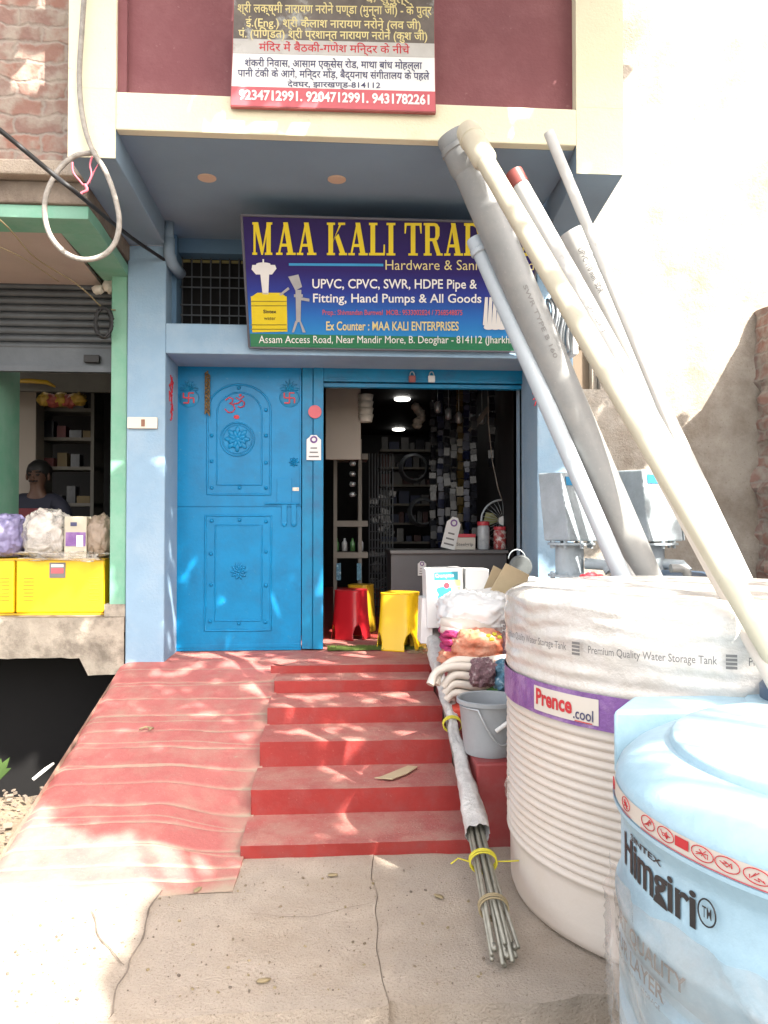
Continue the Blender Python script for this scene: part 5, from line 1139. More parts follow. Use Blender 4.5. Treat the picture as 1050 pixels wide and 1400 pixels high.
pouch('white_sack', 'big soft white sack lying on top of the heap', 606, 712, 811, 874, 4.35, .5, M['sack'], 3, .22)
# neck of the sack folds out to the left
q = MB(); 
for k, (yy0, yy1) in enumerate(((850, 858), (858, 868))): a, b = P(604, yy0, 4.38), P(668, yy1+4, 4.33); q.tube([a, a.lerp(b,.4)+Vector((0,-.03,.0)), b], [.03,.045,.05], 14)
tag(q.build('white_roll', M['hose'], smooth=True), 'rolled off white sheet poking out below the white sack', 'roll')
for k in range(4):
    a, b = P(602+k, 858+11*k, 4.42), P(652, 868+11*k, 4.42); q = MB(); c = (a+b)/2; q.blob(c, (b.x-a.x)/2, .15, .026, .16, 4, seed=k, seg=36, rings=14, pw=.6)
    tag(q.build('pink_net_pack', M['pink_net'], smooth=True), 'folded pink netting in the stack under the white sack', 'netting', 'folded pink nets')
pouch('orange_net_bag', 'rounded orange net bag in front of the white sack', 624, 700, 864, 914, 4.15, .35, M['orange_net'], 6, .22)
pouch('orange_cloth', 'flat orange red cloth under the orange net bag', 606, 708, 893, 918, 4.18, .36, M['orange_net'], 12, .2)
q = MB()
for k, (px, py) in enumerate(((668,869),(676,867),(683,871),(672,874))): q.blob(P(px, py, 4.02), .014, .01, .010, .5, seed=k, seg=10, rings=6)
tag(q.build('yellow_scrap', M['tie'], smooth=True), 'yellow plastic scrap on the orange net bag', 'plastic scrap')
pouch('mauve_pouch', 'mauve mesh pouch resting on the white hoses', 644, 682, 904, 942, 3.86, .16, M['mauve'], 9, .35)
pouch('mauve_packet', 'dark mauve packet beside the tank under the white sack', 688, 716, 868, 908, 4.1, .16, M['mauve'], 14, .35)
pouch('blue_pouch', 'glossy blue mesh pouch above the bucket', 678, 716, 906, 950, 3.84, .16, M['bluep'], 10, .35)
pouch('pink_packet', 'small pinkish mesh packet between the two pouches', 672, 692, 906, 940, 3.92, .12, M['orange_net'], 15, .3)
pouch('green_packet', 'green plastic packet half hidden behind the bucket rim', 668, 712, 938, 962, 3.9, .16, mat('green_packet', (.08,.24,.06), .4, .3, 20), 11, .25)
q = MB(); a, b = P(618, 966, 3.9), P(648, 1000, 3.9); q.box(a.x, b.x+.05, 3.86, 4.02, b.z-.02, a.z)
tag(q.build('orange_crate', mat('orange_red_plastic', (.55,.06,.035), .5, .2, 20, .3, 40), bevel=.01), 'orange red plastic bin tucked behind the grey bucket', 'bin')
# cartons and boards at the back of the heap
def carton(name, lab, px0, px1, py0, py1, Y, dep, m, tl=0, rz=0):
    a, b = P(px0, py0, Y), P(px1, py1, Y); c = Vector(((a.x+b.x)/2, Y+dep/2, (a.z+b.z)/2)); t = thing(name, lab, 'carton', c); q = MB()
    m3 = Matrix.Rotation(R(rz), 3, 'Z') @ Matrix.Rotation(R(tl), 3, 'Y'); q.obox(c, b.x-a.x, dep, a.z-b.z, m3); q.build('box', m, t, bevel=.004)
    hw, hh = (b.x-a.x)/2, (a.z-b.z)/2
    fn = lambda u, v, k=.002: c + m3 @ Vector((-hw+2*hw*u, -dep/2-k, -hh+2*hh*v))
    return t, fn
def quadon(q, fn, u0, v0, u1, v1, k=.002): q.add([fn(u0,v0,k), fn(u1,v0,k), fn(u1,v1,k), fn(u0,v1,k)], [(0,1,2,3)])
t, fn = carton('motor_carton', 'tall white carton printed with a blue motor picture and teal title', 583, 634, 777, 858, 4.75, .2, M['paper'], -1.5)
q = MB(); quadon(q, fn, .22, .80, .86, .94); q.build('title_bar', M['teal_print'], t)
q = MB(); lettering(q, 'Crompton', lambda u, v: fn(.25+.50*u, .83+.08*v, .004), .02); q.build('title_lettering', M['white'], t)
q = MB(); q.add([fn(.48+.19*cos(a)*(1+.18*sin(3*a)), .61+.10*sin(a)*(1+.2*cos(2*a)), .003) for a in [2*pi*k/22 for k in range(22)]], [tuple(range(22))]); q.add([fn(.40+.10*cos(a), .52+.05*sin(a), .0035) for a in [2*pi*k/14 for k in range(14)]], [tuple(range(14))]); q.build('motor_picture', M['sky_print'], t)
q = MB(); q.add([fn(.55+.08*cos(a), .71+.05*sin(a), .004) for a in [2*pi*k/14 for k in range(14)]], [tuple(range(14))]); q.build('fan_cover_picture', M['redlid'], t)
q = MB(); quadon(q, fn, .74, .70, .92, .80); quadon(q, fn, .77, .58, .90, .68); q.build('yellow_print', M['paleyellow'], t)
q = MB(); quadon(q, fn, .40, .14, .98, .30); q.build('lower_print', M['navy_print'], t)
carton('plain_carton', 'plain white carton standing between the motor carton and tan boards', 636, 668, 778, 850, 4.75, .16, M['paper'], 1)
carton('side_carton', 'narrow pale wrapped carton left of the motor carton beside the yellow stool', 576, 592, 818, 880, 4.8, .2, M['sack'], 2)
carton('white_flap_carton', 'small white carton peeping over the tank beside the pillar', 712, 738, 790, 850, 4.6, .16, M['paper'], 0)
def board(lab, px, Y, m=M['tan']):
    vs = [P(x, y, Y + .10*(1-(k//2))) for k, (x, y) in enumerate(px)]; q = MB(); q.prism(vs, (0,.012,0)); tag(q.build('cardboard_sheet', m, bevel=.002), lab, 'cardboard', 'tan cardboard sheets')
board('large tan cardboard sheet leaning right on the heap', [(668,812),(710,830),(724,786),(692,770)], 4.45)
board('darker tan cardboard sheet behind the larger one', [(656,818),(680,826),(692,782),(675,773)], 4.6, mat('darker_cardboard', (.40,.31,.19), .8, .15))
# round grey lid with wire ring
c = P(712, 775, 4.85); t = thing('grey_round_lid', 'round grey metal lid with a wire ring behind the tan cardboard', 'lid', c)
q = MB(); q.lathe([(.005,.012),(.065,.010),(.075,0),(.075,-.012)], c, 32, Matrix.Rotation(pi/2, 3, 'X')); q.build('disc', mat('dark_grey_lid', (.10,.11,.11), .5, .4, 20), t, smooth=40)
q = MB(); q.tube([c+Vector((-.02+.055*cos(a), .02, .05+.06*sin(a))) for a in [pi*k/14 for k in range(15)]], .004, 8); q.build('ring', M['steel'], t, smooth=True)

# ================================================================== INSIDE THE SHOP
def stool(lab, px0, px1, py0, py1, m, col_grp='plastic stools in the doorway'):
    d_ = G((px0+px1)/2, py1, FLOOR); Y = d_.y + .13; sc_ = (X(px1, Y)-X(px0, Y))/2; cx = X((px0+px1)/2, Y); h = P(px0, py0, Y-.1).z-FLOOR
    t = thing('plastic_stool', lab, 'stool', (cx, Y, FLOOR), col_grp); q = MB(); n = 160; rows = 44; vs = []; rb_, rt_ = sc_, sc_*.80
    def rad(a, r): k = 4.2; return r/((abs(cos(a))**k+abs(sin(a))**k)**(1/k))*.93
    tp = lambda j: j/rows
    keep = []
    for j in range(rows+1):
        v = tp(j)
        for i in range(n):
            a = 2*pi*i/n; r = rad(a+.45, rb_+(rt_-rb_)*v - .006*sin(pi*v)); vs.append((cx+r*cos(a), Y+r*sin(a), FLOOR+.003+h*.97*v))
    fs = []
    for j in range(rows):
        for i in range(n):
            a = ((2*pi*(i+.5)/n + .45) % (pi/2)) - pi/4; v = (j+.5)/rows
            if (a/.27)**2 + (v/.31)**2 < 1: continue
            fs.append((j*n+i, j*n+(i+1) % n, (j+1)*n+(i+1) % n, (j+1)*n+i))
    q.add(vs, fs); o = q.build('skirt', m, t, smooth=True); sm = o.modifiers.new('thickness', 'SOLIDIFY'); sm.thickness = .006
    q = MB(); q.add([(cx+rad(2*pi*i/n+.45, rt_*r)*cos(2*pi*i/n), Y+rad(2*pi*i/n+.45, rt_*r)*sin(2*pi*i/n), FLOOR+h*z_) for r, z_ in ((1.0,.967),(1.03,.98),(1.02,.995),(.94,1.0),(.6,.992),(.02,.988)) for i in range(n)], [(j*n+i, j*n+(i+1) % n, (j+1)*n+(i+1) % n, (j+1)*n+i) for j in range(5) for i in range(n)]); q.build('seat', m, t, smooth=60)
stool('red plastic stool standing just inside the shop doorway', 454, 506, 807, 876, M['red_pl'])
stool('bright yellow plastic stool on the doorway threshold', 516, 578, 811, 891, M['yellow_pl'])
stool('dull ochre plastic stool half hidden behind the red stool', 473, 514, 800, 866, M['ochre_pl'])
stool('yellow stool leg peeping out beside the white cartons', 556, 600, 835, 889, M['ochre_pl'])
q = MB(); a, b = G(448, 893, FLOOR), G(575, 885, FLOOR); n1, n2 = 40, 8; vs = []
for j in range(n2+1):
    for i in range(n1+1): vs.append((a.x+(b.x-a.x)*i/n1, 5.33+.16*j/n2, FLOOR+.010+.006*noise.noise(Vector((i*2.3, j*2.1, 0)))))
q.add(vs, [(j*(n1+1)+i, j*(n1+1)+i+1, (j+1)*(n1+1)+i+1, (j+1)*(n1+1)+i) for j in range(n2) for i in range(n1)])
rnd = random.Random(1)
for k in range(1500):
    p = Vector((rnd.uniform(a.x, b.x), rnd.uniform(5.33, 5.49), FLOOR+.010)); e = Vector((rnd.uniform(-.008,.008), rnd.uniform(-.008,.008), rnd.uniform(.010,.022))); q.add([p+Vector((-.003,0,0)), p+Vector((.003,0,0)), p+e], [(0,1,2)])
tag(q.build('door_mat', M['mat_green']), 'worn green turf door mat on the shop threshold', 'door mat')
# counter
CYn = 6.35; zct = Z(752, CYn, 600)
t = thing('shop_counter', 'dark grey counter across the right side of the shop', 'counter', (X(630, CYn), CYn, FLOOR))
q = MB(); q.box(X(535,CYn), xi1-.02, CYn+.02, CYn+.5, FLOOR, zct-.03); q.build('front_panel', mat('grey_counter_front', (.10,.10,.105), .5, .2, 4), t)
q = MB(); q.box(X(533,CYn), xi1-.01, CYn-.02, CYn+.52, zct-.03, zct); q.build('counter_top', mat('grey_counter_top', (.16,.16,.16), .4, .2), t, bevel=.005)
paycard('payment_card', 'white payment card with purple ring standing on the counter', P(612, 750, 6.4), .12, .27, Matrix.Rotation(R(14), 3, 'Y'))
paycard('payment_card', 'small payment card with purple ring stuck on the counter front', P(577, 787, 6.34), .07, .12)
Yj = 6.42
a, b = P(621, 730, Yj), P(650, 751, Yj); t = thing('small_carton', 'white carton with a red lid on the counter', 'carton', (a.x, Yj, zct)); q = MB(); q.box(a.x, b.x, Yj, Yj+.12, zct+.001, a.z-.03); q.build('box', M['strip'], t, bevel=.003); q = MB(); q.box(a.x-.002, b.x+.002, Yj-.002, Yj+.122, a.z-.0295, a.z); q.build('lid', M['redlid'], t, bevel=.003)
q = MB(); lettering(q, 'Steelgrip', lambda u, v: Vector((a.x+.02+(b.x-a.x-.04)*u, Yj-.003, zct+.025+.035*v)), .02); q.build('print', M['grey_print'], t)
for px, lab, bm_, top in ((661, 'clear jar with red lid, leftmost of the jars on the counter', M['glass'], 713), (683.5, 'jar filled with red packets in the middle of the counter jars', M['redlid'], 720), (707, 'clear jar with red lid beside the right door jamb', M['glass'], 710)):
    c = P(px, 752, Yj+.06); c.z = zct; hj = Z(top, Yj+.06, px)-zct; rj = .054; t = thing('goods_jar', lab, 'jar', c, 'plastic jars with red lids on the counter')
    q = MB(); q.lathe([(rj*.9,.002),(rj,.012),(rj,hj*.78),(rj*.75,hj*.88)], c, 24); q.build('jar_body', bm_ if bm_ is M['glass'] else mat('red_white_packets', (.45,.06,.06), .3, .4, 25, dirt=(.6,.55,.52), dscale=22, dthr=(.5,.58)), t, smooth=40)
    q = MB(); q.lathe([(rj*.98,hj*.86),(rj*.98,hj-.004),(rj*.9,hj)], c, 24); q.build('lid', M['redlid'], t, smooth=40)
# table fan with cage
c = P(686, 712, 6.62); rf = X(714, 6.62)-X(686, 6.62); t = thing('table_fan', 'round table fan with wire cage behind the counter jars', 'fan', (c.x, 6.62, zct))
q = MB(); RX = Matrix.Rotation(pi/2, 3, 'X')
q.tube([c+Vector((rf*cos(a), 0, rf*sin(a))) for a in [2*pi*k/40 for k in range(40)]], .010, 8, close=True)
for k in range(28): a = 2*pi*k/28; q.tube([c+Vector((rf*.22*cos(a), -.06, rf*.22*sin(a))), c+Vector((rf*.7*cos(a), -.05, rf*.7*sin(a))), c+Vector((rf*cos(a), 0, rf*sin(a)))], .0022, 5)
q.build('cage', M['steel'], t, smooth=True)
fm = mat('olive_fan_blade', (.30,.30,.13), .5, .1)
for k in range(3):
    q = MB(); a0 = 2*pi*k/3+.9; q.prism([c+Vector((r_*rf*cos(a0+d_), .012+.02*d_, r_*rf*sin(a0+d_))) for r_, d_ in ((.15,-.4),(.55,-.55),(.86,-.35),(.88,.2),(.6,.5),(.15,.5))], (0,.004,0)); q.build('blade', fm if k < 2 else mat('red_fan_blade', (.25,.06,.05), .5), t)
q = MB(); q.lathe([(rf*.24,.0),(rf*.22,.03),(.01,.035)], c+Vector((0,-.03,0)), 24, RX); q.build('hub', M['paper'], t, smooth=40)
q = MB(); q.tube([c+Vector((0,.06,0)), c+Vector((0,.08,-.1)), (c.x, c.y+.06, zct+.02)], .02, 10); q.lathe([(.11,0),(.10,.02),(.03,.03)], (c.x, c.y+.05, zct+.001), 24); q.build('stand', M['steel_dark'], t, smooth=40)
q = MB(); q.tube([P(667, 535, 6.6), P(668, 580, 6.6), P(673, 630, 6.6), P(681, 668, 6.6), P(686, 682, 6.6)], .005, 6); tag(q.build('fan_wire', M['rope'], smooth=True), 'thin white wire running down to the table fan', 'wire')
q = MB(); q.tube([P(716, 660, 6.3), P(706, 662, 6.3), P(701, 672, 6.3), P(702, 690, 6.3)], .006, 6); tag(q.build('wall_wire', M['rope'], smooth=True), 'short curled white wire beside the right door jamb', 'wire')
# strips of packets hanging on the right
rnd = random.Random(21)
cols = [M['packet'], M['packet_b'], M['packet'], M['packet'], M['packet_y'], M['packet_b'], M['packet'], M['packet'], M['packet']]
names = ['grey packets nearest the dark doorway', 'blue grey packets second from the doorway dark', 'dull packets beside the blue grey strip', 'mixed grey packets in the middle', 'ochre packets', 'blue packets right of the ochre strip', 'shiny silver packets', 'dark packets behind the fan', 'short dim packets above the fan']
for k, px in enumerate((592, 602, 611, 620, 629, 638, 647, 672, 690)):
    Y = 7.3 - .07*k; z = min(Z(534, Y, px)+.3, 2.70); z1 = Z(745 if k < 7 else 640, Y, px); t0_ = P(px, 534, Y); q = MB(); x = t0_.x
    while z > z1:
        hh = rnd.uniform(.05,.09); q.obox((x+rnd.uniform(-.008,.008), Y+rnd.uniform(-.01,.01), z), rnd.uniform(.045,.065), .016, hh*.9, Matrix.Rotation(rnd.uniform(-.4,.4), 3, 'Z') @ Matrix.Rotation(rnd.uniform(-.12,.12), 3, 'Y')); z -= hh
    q.tube([(x, Y+.014, z1), (x, Y+.014, 2.73)], .003, 5)
    tag(q.build('packet_strip', cols[k]), 'hanging strip of '+names[k], 'packet strip', 'strips of packets hanging in the shop')
q = MB(); 
for k in range(6): q.blob(P(571+rnd.uniform(-3,5), 556+k*5, 6.4), .04, .04, .035, .4, seed=k, seg=12, rings=8)
tag(q.build('white_hanging_bag', M['bulb_grey'], smooth=True), 'pale plastic bag hanging from the dark shop ceiling', 'bag')
for k in range(4):
    c = P(500, 545+9*k, 6.1); q = MB(); q.lathe([(.05,-.03),(.062,.03),(.058,.03),(.048,-.026)], c, 18, caps=False); tag(q.build('hanging_basket', M['strip'], smooth=True), ['topmost', 'second', 'third', 'lowest'][k]+' small pale basket in the string hanging at the doorway top', 'basket', 'small baskets hung in a string')
# rack at the left of the room
Yr = 6.5; t = thing('display_rack', 'dark display rack with shiny bottles behind the blue door frame', 'rack', (X(475, Yr), Yr, FLOOR))
q = MB()
for py in (620, 712, 755): q.box(X(456,Yr), X(503,Yr), Yr, Yr+.3, Z(py+8,Yr,475), Z(py,Yr,475))
for xx in (X(456,Yr), X(490,Yr)): q.box(xx, xx+.03, Yr+.02, Yr+.28, FLOOR, Z(600, Yr, 475))
q.build('shelves', M['bulb_grey'], t)
for k in range(5):
    c = P(482, 620+14*k, Yr+.05); q = MB(); q.lathe([(.02,-.02),(.03,0),(.02,.02)], c, 12); q.build('shiny_tap', M['steel'], t, smooth=True)
for k in range(4):
    c = P(460+11*k, 747, Yr+.05); q = MB(); q.lathe([(.022,-.04),(.024,.03),(.01,.05),(.01,.07)], c, 12); q.build('bottle', M['grey_pl'] if k % 2 else mat('dim_green_bottle', (.05,.14,.05), .2), t, smooth=True)
for px in (463, 491):
    a, b = P(px-3, 770, Yr), P(px+3, 793, Yr); q = MB(); q.box(a.x, b.x, Yr-.01, Yr-.005, b.z, a.z); q.build('paper_tag', M['bluep'], t)
t = thing('lattice_rack', 'dark wire lattice rack deep in the shop', 'rack', (X(520, 7.4), 7.4, FLOOR)); q = MB()
for k in range(9): a, b = P(505+4*k, 620, 7.4), P(505+4*k, 800, 7.4); q.tube([(a.x,7.4,FLOOR),(a.x,7.4,a.z)], .006, 5)
for k in range(14): z_ = FLOOR+.1+.08*k; q.tube([(X(505,7.4),7.39,z_),(X(537,7.4),7.39,z_)], .005, 5)
q.build('lattice', M['steel_dark'], t)
q = MB(); rnd = random.Random(31)
for k in range(26): q.obox((X(505+rnd.uniform(0,32),7.45), 7.47, FLOOR+rnd.uniform(.1,1.2)), .07, .06, .05, Matrix.Rotation(rnd.uniform(-.5,.5),3,'Y'))
q.build('goods', M['packet'], t)

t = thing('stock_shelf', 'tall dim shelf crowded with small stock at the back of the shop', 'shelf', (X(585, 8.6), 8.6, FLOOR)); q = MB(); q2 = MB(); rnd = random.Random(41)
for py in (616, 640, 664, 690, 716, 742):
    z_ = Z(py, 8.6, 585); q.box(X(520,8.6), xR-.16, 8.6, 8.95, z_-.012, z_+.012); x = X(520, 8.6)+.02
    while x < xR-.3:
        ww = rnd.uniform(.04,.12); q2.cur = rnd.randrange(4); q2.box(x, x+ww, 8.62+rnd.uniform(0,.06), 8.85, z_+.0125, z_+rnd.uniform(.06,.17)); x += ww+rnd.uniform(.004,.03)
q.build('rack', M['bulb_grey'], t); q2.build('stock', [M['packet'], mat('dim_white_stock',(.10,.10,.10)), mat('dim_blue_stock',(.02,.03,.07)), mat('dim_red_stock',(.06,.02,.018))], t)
for k, (px, py, lab) in enumerate(((578, 700, 'round coil of pale tube hung deep in the shop above the counter end'), (566, 640, 'round coil of pale tube hung higher in the dark middle of the shop'))):
    c = P(px, py, 8.2); q = MB()
    for j in range(5): q.tube([c+Vector(((.13+.006*j)*cos(a), .02*j-.04, (.13+.006*j)*sin(a))) for a in [2*pi*i/24 for i in range(24)]], .011, 6, close=True)
    tag(q.build('tube_coil', M['steel_dark'], smooth=True), lab, 'coil', 'tube coils hung in the shop')
for k in range(7):
    c = P(600+15*k+rnd.uniform(-4,4), 556+rnd.uniform(-6,12), 7.0); q = MB(); q.lathe([(.012,-.09),(.03,-.08),(.03,.0),(.012,.02)], c, 10); q.tube([c+Vector((0,0,.02)), (c.x, c.y, 2.73)], .003, 5)
    tag(q.build('hanging_fitting', M['steel'], smooth=True), 'small shiny fitting hanging by a wire from the dark shop ceiling', 'fitting', 'shiny fittings hanging inside the shop')
q = MB(); q.prism([P(x, y, 6.9) for x, y in ((640,588),(672,548),(676,552),(646,592))], (0,.03,0)); tag(q.build('leaning_plank', M['bulb_grey']), 'short pale plank slanting under the dark shop ceiling', 'plank')
# coil of grey pipe hung on the right pillar
c = P(757, 445, WY-.07); t = thing('wire_coil', 'grey coil of wire hanging on the right pillar behind the pipes', 'coil', c); q = MB()
for k in range(6): q.tube([c+Vector((-.03+.022*k, -.02*(k % 2), 0))+Vector((.012*sin(3*a), .06*cos(a), .17*sin(a))) for a in [2*pi*i/28 for i in range(28)]], .010, 7, close=True)
q.build('loops', M['steel'], t, smooth=True)
q = MB(); q.box(c.x+.11, c.x+.145, c.y-.06, c.y+.06, c.z-.20, c.z+.16); q.build('end_flange', M['paper'], t, bevel=.006)

# ================================================================== CABLES
def spline(pts, n=10, close=False):
    out = []; N = len(pts)
    for i in range(N if close else N-1):
        g = (lambda k: pts[k % N]) if close else (lambda k: pts[max(0, min(N-1, k))])
        p0, p1, p2, p3 = g(i-1), g(i), g(i+1), g(i+2)
        for s_ in range(n):
            u = s_/n; out.append(.5*((2*p1)+(p2-p0)*u+(2*p0-5*p1+4*p2-p3)*u*u+(3*p1-3*p2+p3-p0)*u**3))
    return out + ([] if close else [pts[-1]])
YC = CY-.05
t = thing('cable_loop', 'thick dusty white cable hanging in a big loop in front of the canopy corner', 'cable', P(115, 205, YC))
q = MB(); q.tube(spline([P(x, y, YC-d_) for x, y, d_ in ((117,-30,0),(112,40,0),(108.5,110,0),(114,165,.0),(126,204,.01),(143,232,.03),(155,262,.04),(163,300,.05),(158,330,.05),(141,349,.05),(115,355,.05),(90,346,.04),(69,322,.03),(61,290,.02),(66,258,.02),(84,228,.0),(106,212,-.01),(132,209,-.015))], 8), .0125, 10); q.build('cable', M['rope'], t, smooth=True)
q = MB(); q.tube(spline([P(x, y, YC-.03) for x, y in ((99,222),(100,235),(108,246),(117,254),(125,240),(123,226),(126,214))], 6), .005, 6); q.tube(spline([P(x, y, YC-.04) for x, y in ((116,252),(119,260),(112,264),(110,268))], 5), .008, 6); q.tube(spline([P(x, y, YC-.02) for x, y in ((134,225),(128,236),(122,252))], 5), .003, 6); q.build('string', M['pink_string'], t, smooth=True)
q = MB(); q.tube(spline([P(-40,150,3.3), P(0,178,3.4), P(70,236,3.5), P(110,268,3.58), P(180,325,4.6), P(249,371,5.2)], 8), .011, 8); tag(q.build('black_cable', M['wire'], smooth=True), 'straight black cable running from the left edge to the ventilator', 'cable')
q = MB()
for k in range(9): q.tube([P(142+rnd.uniform(-2,2)+(11+rnd.uniform(-1.5,2))*cos(a), 441+(20+rnd.uniform(-1,2))*sin(a), NY-.05-.01*(k % 4)) for a in [2*pi*i/26 for i in range(26)]], .007, 6, close=True)
tag(q.build('cable_coil', M['wire'], smooth=True), 'coil of thin black cable hung on the green column', 'cable coil')
q = MB(); q.tube(spline([P(-20,283,4.1), P(12,312,4.2), P(40,345,4.4), P(62,362,4.6), P(100,385,4.8), P(122,403,4.9), P(140,420,5.0), P(158,424,5.0)], 6), .004, 6); q.tube(spline([P(-20,330,4.2), P(30,352,4.4), P(80,385,4.8)], 6), .003, 6)
tag(q.build('thin_wires', M['wire_tan'], smooth=True), 'thin tan wires sagging under the green edged canopy', 'wire')
q = MB(); p = P(134, 396, NY+.1); q.blob(p, .04, .03, .03, .4, seed=2, seg=12, rings=8); q.blob(p+Vector((.07,0,.03)), .04, .03, .05, .4, seed=3, seg=12, rings=8); tag(q.build('paper_rag', M['strip'], smooth=True), 'scrap of pale rag stuck above the black cable coil', 'rag')

# ================================================================== LITTER
q = MB(); rnd = random.Random(77)
for k in range(420):
    px, py = rnd.uniform(5, 705), rnd.uniform(1180, 1385); p = G(px, py, .004); h = rnd.choice((.0012,.0015,.0015,.002,.002,.0025,.004))
    if p.x < -1.25 or p.y < 2.3: continue
    q.cur = k % 3; q.obox(p, h*2.2, h*1.6, h*1.4, Matrix.Rotation(rnd.uniform(0,3), 3, 'Z') @ Matrix.Rotation(rnd.uniform(-.6,.6), 3, 'X'))
tag(q.build('grit', [M['concrete_dark'], M['dirt'], M['wire_tan']]), kind='stuff')
for k, (px, py) in enumerate(((455,1196),(270,1216),(600,1225),(360,1340))):
    p = G(px, py, .012); q = MB(); q.blob(p, .022, .012, .004, .4, seed=k+3, seg=10, rings=6, m=Matrix.Rotation(k*1.1, 3, 'Z')); tag(q.build('dry_leaf', M['wire_tan'], smooth=True), 'small dry brown leaf scrap lying on the grey pavement', 'dry leaf', 'dry leaf scraps on the pavement')
q = MB(); zt2 = TR[2][1] if False else TR[1][1]
pts = [(512,1064),(521,1062.5),(558,1047.5),(571,1049),(557,1058),(536,1066)]
vs = [G(x, y, TR[1][1]+.012) for x, y in pts]; q.prism(vs, (0,0,.004)); tag(q.build('cardboard_scrap', M['tan']), 'flat torn cardboard scrap lying on the second step', 'cardboard scrap')
rnd = random.Random(4); q = MB()
for k in range(14):
    p = G(276+rnd.uniform(0,26), 909+rnd.uniform(-2,4), rampz(4.75)+.012); q.blob(p, .016, .008, .004, .3, seed=k, seg=8, rings=5, m=Matrix.Rotation(rnd.uniform(0,3), 3, 'Z'))
tag(q.build('flower_petals', M['yellow_print'], smooth=True), 'few yellow flower petals at the top of the red ramp', 'petals')
q = MB(); p = G(201, 997, rampz(4.2)+.012); q.tube([p+Vector((-.04,0,0)), p+Vector((-.01,.02,.008)), p+Vector((.03,.005,.004)), p+Vector((.015,-.02,.004))], .006, 6); tag(q.build('twig_scrap', M['wire_tan'], smooth=True), 'tiny brown twig scrap on the red ramp', 'twig')
q = MB(); q.blob(G(75, 1152, rampz(3.2)+.012), .02, .015, .008, .4, seed=1, seg=10, rings=6); tag(q.build('paper_scrap', M['paper'], smooth=True), 'small crumpled white scrap on the lower red ramp', 'paper scrap')
q = MB(); q.tube([G(45,1066,.02), G(62,1052,.06), G(73,1044,.07)], [.010,.010,.007], 8); tag(q.build('white_stick', M['paper'], smooth=True), 'thin white stick at the edge of the dark drain', 'stick')
t = thing('leafy_weed', 'small green weed leaning over the drain at the left edge', 'weed', G(-4, 1070, 0)); q = MB(); b0 = G(-4, 1070, -.02)
for k in range(5):
    a = -.9+.5*k; L = .10+.03*(k % 2); tip = b0+Vector((L*.8*sin(a)+.02, -.01*k, L*cos(a)*.9+.05)); md_ = b0.lerp(tip, .55)+Vector((0,0,.02)); sd_ = (tip-b0).cross(Vector((0,1,0))).normalized()*.018; q.add([b0, md_+sd_, tip, md_-sd_], [(0,1,2,3)])
q.build('leaves', M['grass'], t)
q = MB(); rnd = random.Random(17)
for k in range(60):
    p = G(528+rnd.gauss(0,28) if k < 0 else 560+rnd.uniform(0,30), 884+rnd.uniform(0,10), FLOOR+.012); a = rnd.uniform(0,pi); q.tube([p-Vector((cos(a),sin(a),0))*.03, p+Vector((0,0,.006)), p+Vector((cos(a),sin(a),0))*.03], .0018, 4)
tag(q.build('straw', M['wire_tan']), kind='stuff')
# ================================================================== UNSEEN TREE BEHIND THE CAMERA (leaves set on sun rays to shade the front)
bpy.context.view_layer.update()
def inside(p, poly):
    x, y = p; c = False; n = len(poly)
    for i in range(n):
        (x0, y0), (x1, y1) = poly[i], poly[(i+1) % n]
        if (y0 > y) != (y1 > y) and x < (x1-x0)*(y-y0)/(y1-y0)+x0: c = not c
    return c
SHADE = [([(335,1175),(280,1200),(222,1232),(178,1300),(155,1400),(850,1400),(850,1150),(640,1155)], 1.),
         ([(385,908),(335,1172),(640,1165),(600,905)], 1.1),
         ([(600,880),(640,1165),(712,1165),(712,900)], .9),
         ([(165,905),(60,1090),(100,1130),(190,1135),(245,1165),(335,1180),(385,905)], 1.05),
         ([(704,850),(760,868),(840,884),(902,882),(905,852),(940,828),(984,850),(986,890),(1050,900),(1050,960),(838,960),(838,1345),(704,1180)], 1.),
         ([(834,1075),(870,1092),(920,1135),(980,1158),(1050,1185),(1050,1400),(834,1400)], 1.),
         ([(838,972),(1050,1010),(1050,1020),(960,990),(905,1003),(838,1032)], .9),
         ([(88,0),(88,215),(155,215),(155,187),(790,200),(790,224),(856,224),(856,0)], 1.1),
         ([(155,330),(155,905),(226,905),(226,330)], 1.02),
         ([(226,484),(226,905),(600,905),(600,770),(728,770),(728,484)], 1.),
         ([(728,484),(728,770),(785,770),(785,330),(728,330)], .95),
         ([(330,290),(345,480),(735,480),(745,300)], .95),
         ([(0,0),(88,0),(88,290),(0,290)], .88),
         ([(795,470),(1045,470),(1050,830),(795,830)], 1.),
         ([(0,690),(0,840),(30,840),(80,800),(150,772),(150,690)], 1.), ([(0,843),(0,900),(165,920),(165,843)], .75)]
LIT = [[(28,66),(52,66),(52,132),(28,132)], [(270,150),(330,152),(330,184),(270,182)], [(345,160),(440,163),(440,186),(345,185)],
       [(820,470),(1010,470),(940,600),(905,520),(820,505)]]
rnd = random.Random(99); dg = bpy.context.evaluated_depsgraph_get(); leaves = []; fwd = CF
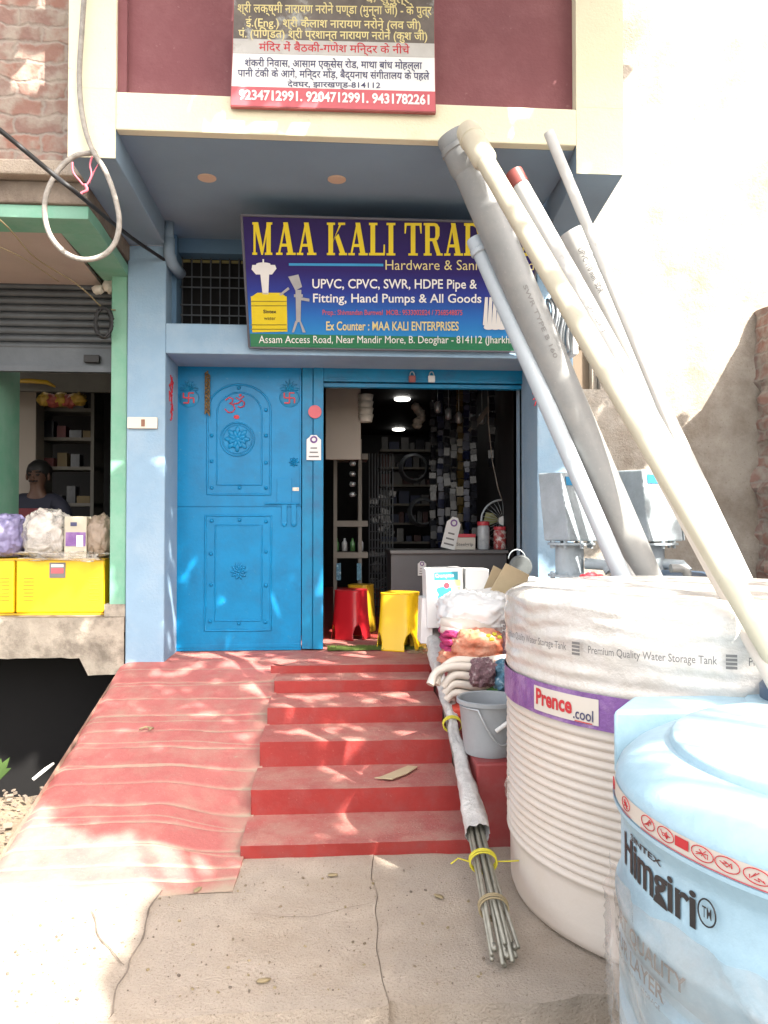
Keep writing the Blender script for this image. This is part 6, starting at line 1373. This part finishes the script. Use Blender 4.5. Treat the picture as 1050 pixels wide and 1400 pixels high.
for poly, dens in SHADE:
    x0 = min(p[0] for p in poly); x1 = max(p[0] for p in poly); y0 = min(p[1] for p in poly); y1 = max(p[1] for p in poly); y = y0
    stp = 11
    while y < y1:
        x = x0
        while x < x1:
            px, py = x+rnd.uniform(-5,5), y+rnd.uniform(-5,5); x += stp
            if not inside((px, py), poly) or any(inside((px, py), q) for q in LIT): continue
            if noise.noise(Vector((px*.017, py*.024, 1.7)))*.9 + .5 + rnd.uniform(-.08,.08) > dens*1.05: continue
            ok, loc, *_ = C.ray_cast(dg, O, ray(px, py).normalized())
            if not ok: continue
            tt = (rnd.uniform(4.0, 6.4)-loc.z)/S.z
            if tt < .8: tt = rnd.uniform(1.2, 2.2)
            if C.ray_cast(dg, loc+S*.02, S, distance=tt+3)[0]: continue
            q = loc + S*tt + Vector((rnd.gauss(0,.015), rnd.gauss(0,.015), 0)); v = q-O; dz = v.dot(fwd)
            if dz > 0 and abs(v.dot(CR)/dz) < .56 and abs(v.dot(CU)/dz) < .74: continue
            leaves.append(q)
        y += stp
sky_cell = set(); keep = []
for q in leaves:                                   # thin where the rays already cross a leaf
    u = q - S*q.dot(S); k = (round(u.x/.042), round(u.y/.042), round(u.z/.042))
    if k in sky_cell: continue
    sky_cell.add(k); keep.append(q)
SUNNY = [[(720,800),(1045,800),(1045,885),(985,885),(940,826),(903,850),(903,878),(840,880),(712,845)], [(0,1215),(200,1225),(150,1290),(120,1400),(0,1400)], [(0,1195),(60,1120),(200,1150),(320,1195),(220,1205),(0,1215)],
         [(606,812),(712,815),(712,870),(640,860)], [(583,778),(636,778),(636,850),(583,850)], [(680,772),(722,790),(712,826),(664,812)], [(905,985),(1050,1000),(1050,1150),(980,1130),(920,1100),(868,1070),(860,1030)], [(870,10),(1050,10),(1050,395),(930,470),(830,460)], [(60,825),(142,785),(142,838),(50,838)],
         [(760,646),(830,646),(830,740),(770,740)], [(850,645),(920,645),(920,740),(860,740)], [(270,150),(330,152),(330,184),(270,182)], [(345,160),(440,163),(440,186),(345,185)], [(28,66),(52,66),(52,132),(28,132)], [(640,200),(1000,800),(1040,800),(700,200)]]
def sc(q): u = q - S*q.dot(S); return (round(u.x/.07), round(u.y/.07), round(u.z/.07))
clear = set()
for poly in SUNNY:
    x0 = min(p[0] for p in poly); x1 = max(p[0] for p in poly); y = min(p[1] for p in poly); y1 = max(p[1] for p in poly)
    while y < y1:
        x = x0
        while x < x1:
            if inside((x, y), poly):
                ok, loc, *_ = C.ray_cast(dg, O, ray(x, y).normalized())
                if ok: clear.add(sc(loc))
            x += 8
        y += 8
keep = [q for q in keep if sc(q) not in clear]
tb = Vector((4.4, -4.6, zg)); tr = thing('shade_tree', 'leafy tree out of view, its crown shaped to shade the shop front', 'tree', tb)
mb = MB()
for q in keep:
    L = rnd.uniform(.13, .19); n_ = (S + Vector((rnd.gauss(0,.35), rnd.gauss(0,.35), rnd.gauss(0,.35)))).normalized(); a = n_.cross(Vector((rnd.gauss(0,1), rnd.gauss(0,1), rnd.gauss(0,1)))).normalized(); b = n_.cross(a)
    mb.add([q-a*L*.5, q-a*.1*L-b*L*.33, q+a*L*.25-b*L*.22, q+a*L*.55, q+a*L*.25+b*L*.22, q-a*.1*L+b*L*.33], [(0,1,2,3,4,5)])
mb.build('crown', M['grass'], tr)
mb = MB(); mb.tube([tb, tb+Vector((.05,.1,1.6)), tb+Vector((-.1,.4,3.2)), tb+Vector((-.2,.7,4.3))], [.26,.20,.17,.12], 14)
for k in range(26):
    e = keep[rnd.randrange(len(keep))]; s0 = tb+Vector((-.15,.6,rnd.uniform(3.0,4.2))); md_ = s0.lerp(e, .5)+Vector((rnd.uniform(-.2,.2), rnd.uniform(-.2,.2), rnd.uniform(.1,.4)))
    if e.y < 1.2: mb.tube([s0, md_, e], [.06,.03,.008], 7)
mb.build('trunk', M['gold'], tr, smooth=True)
print('leaves', len(leaves), len(keep))
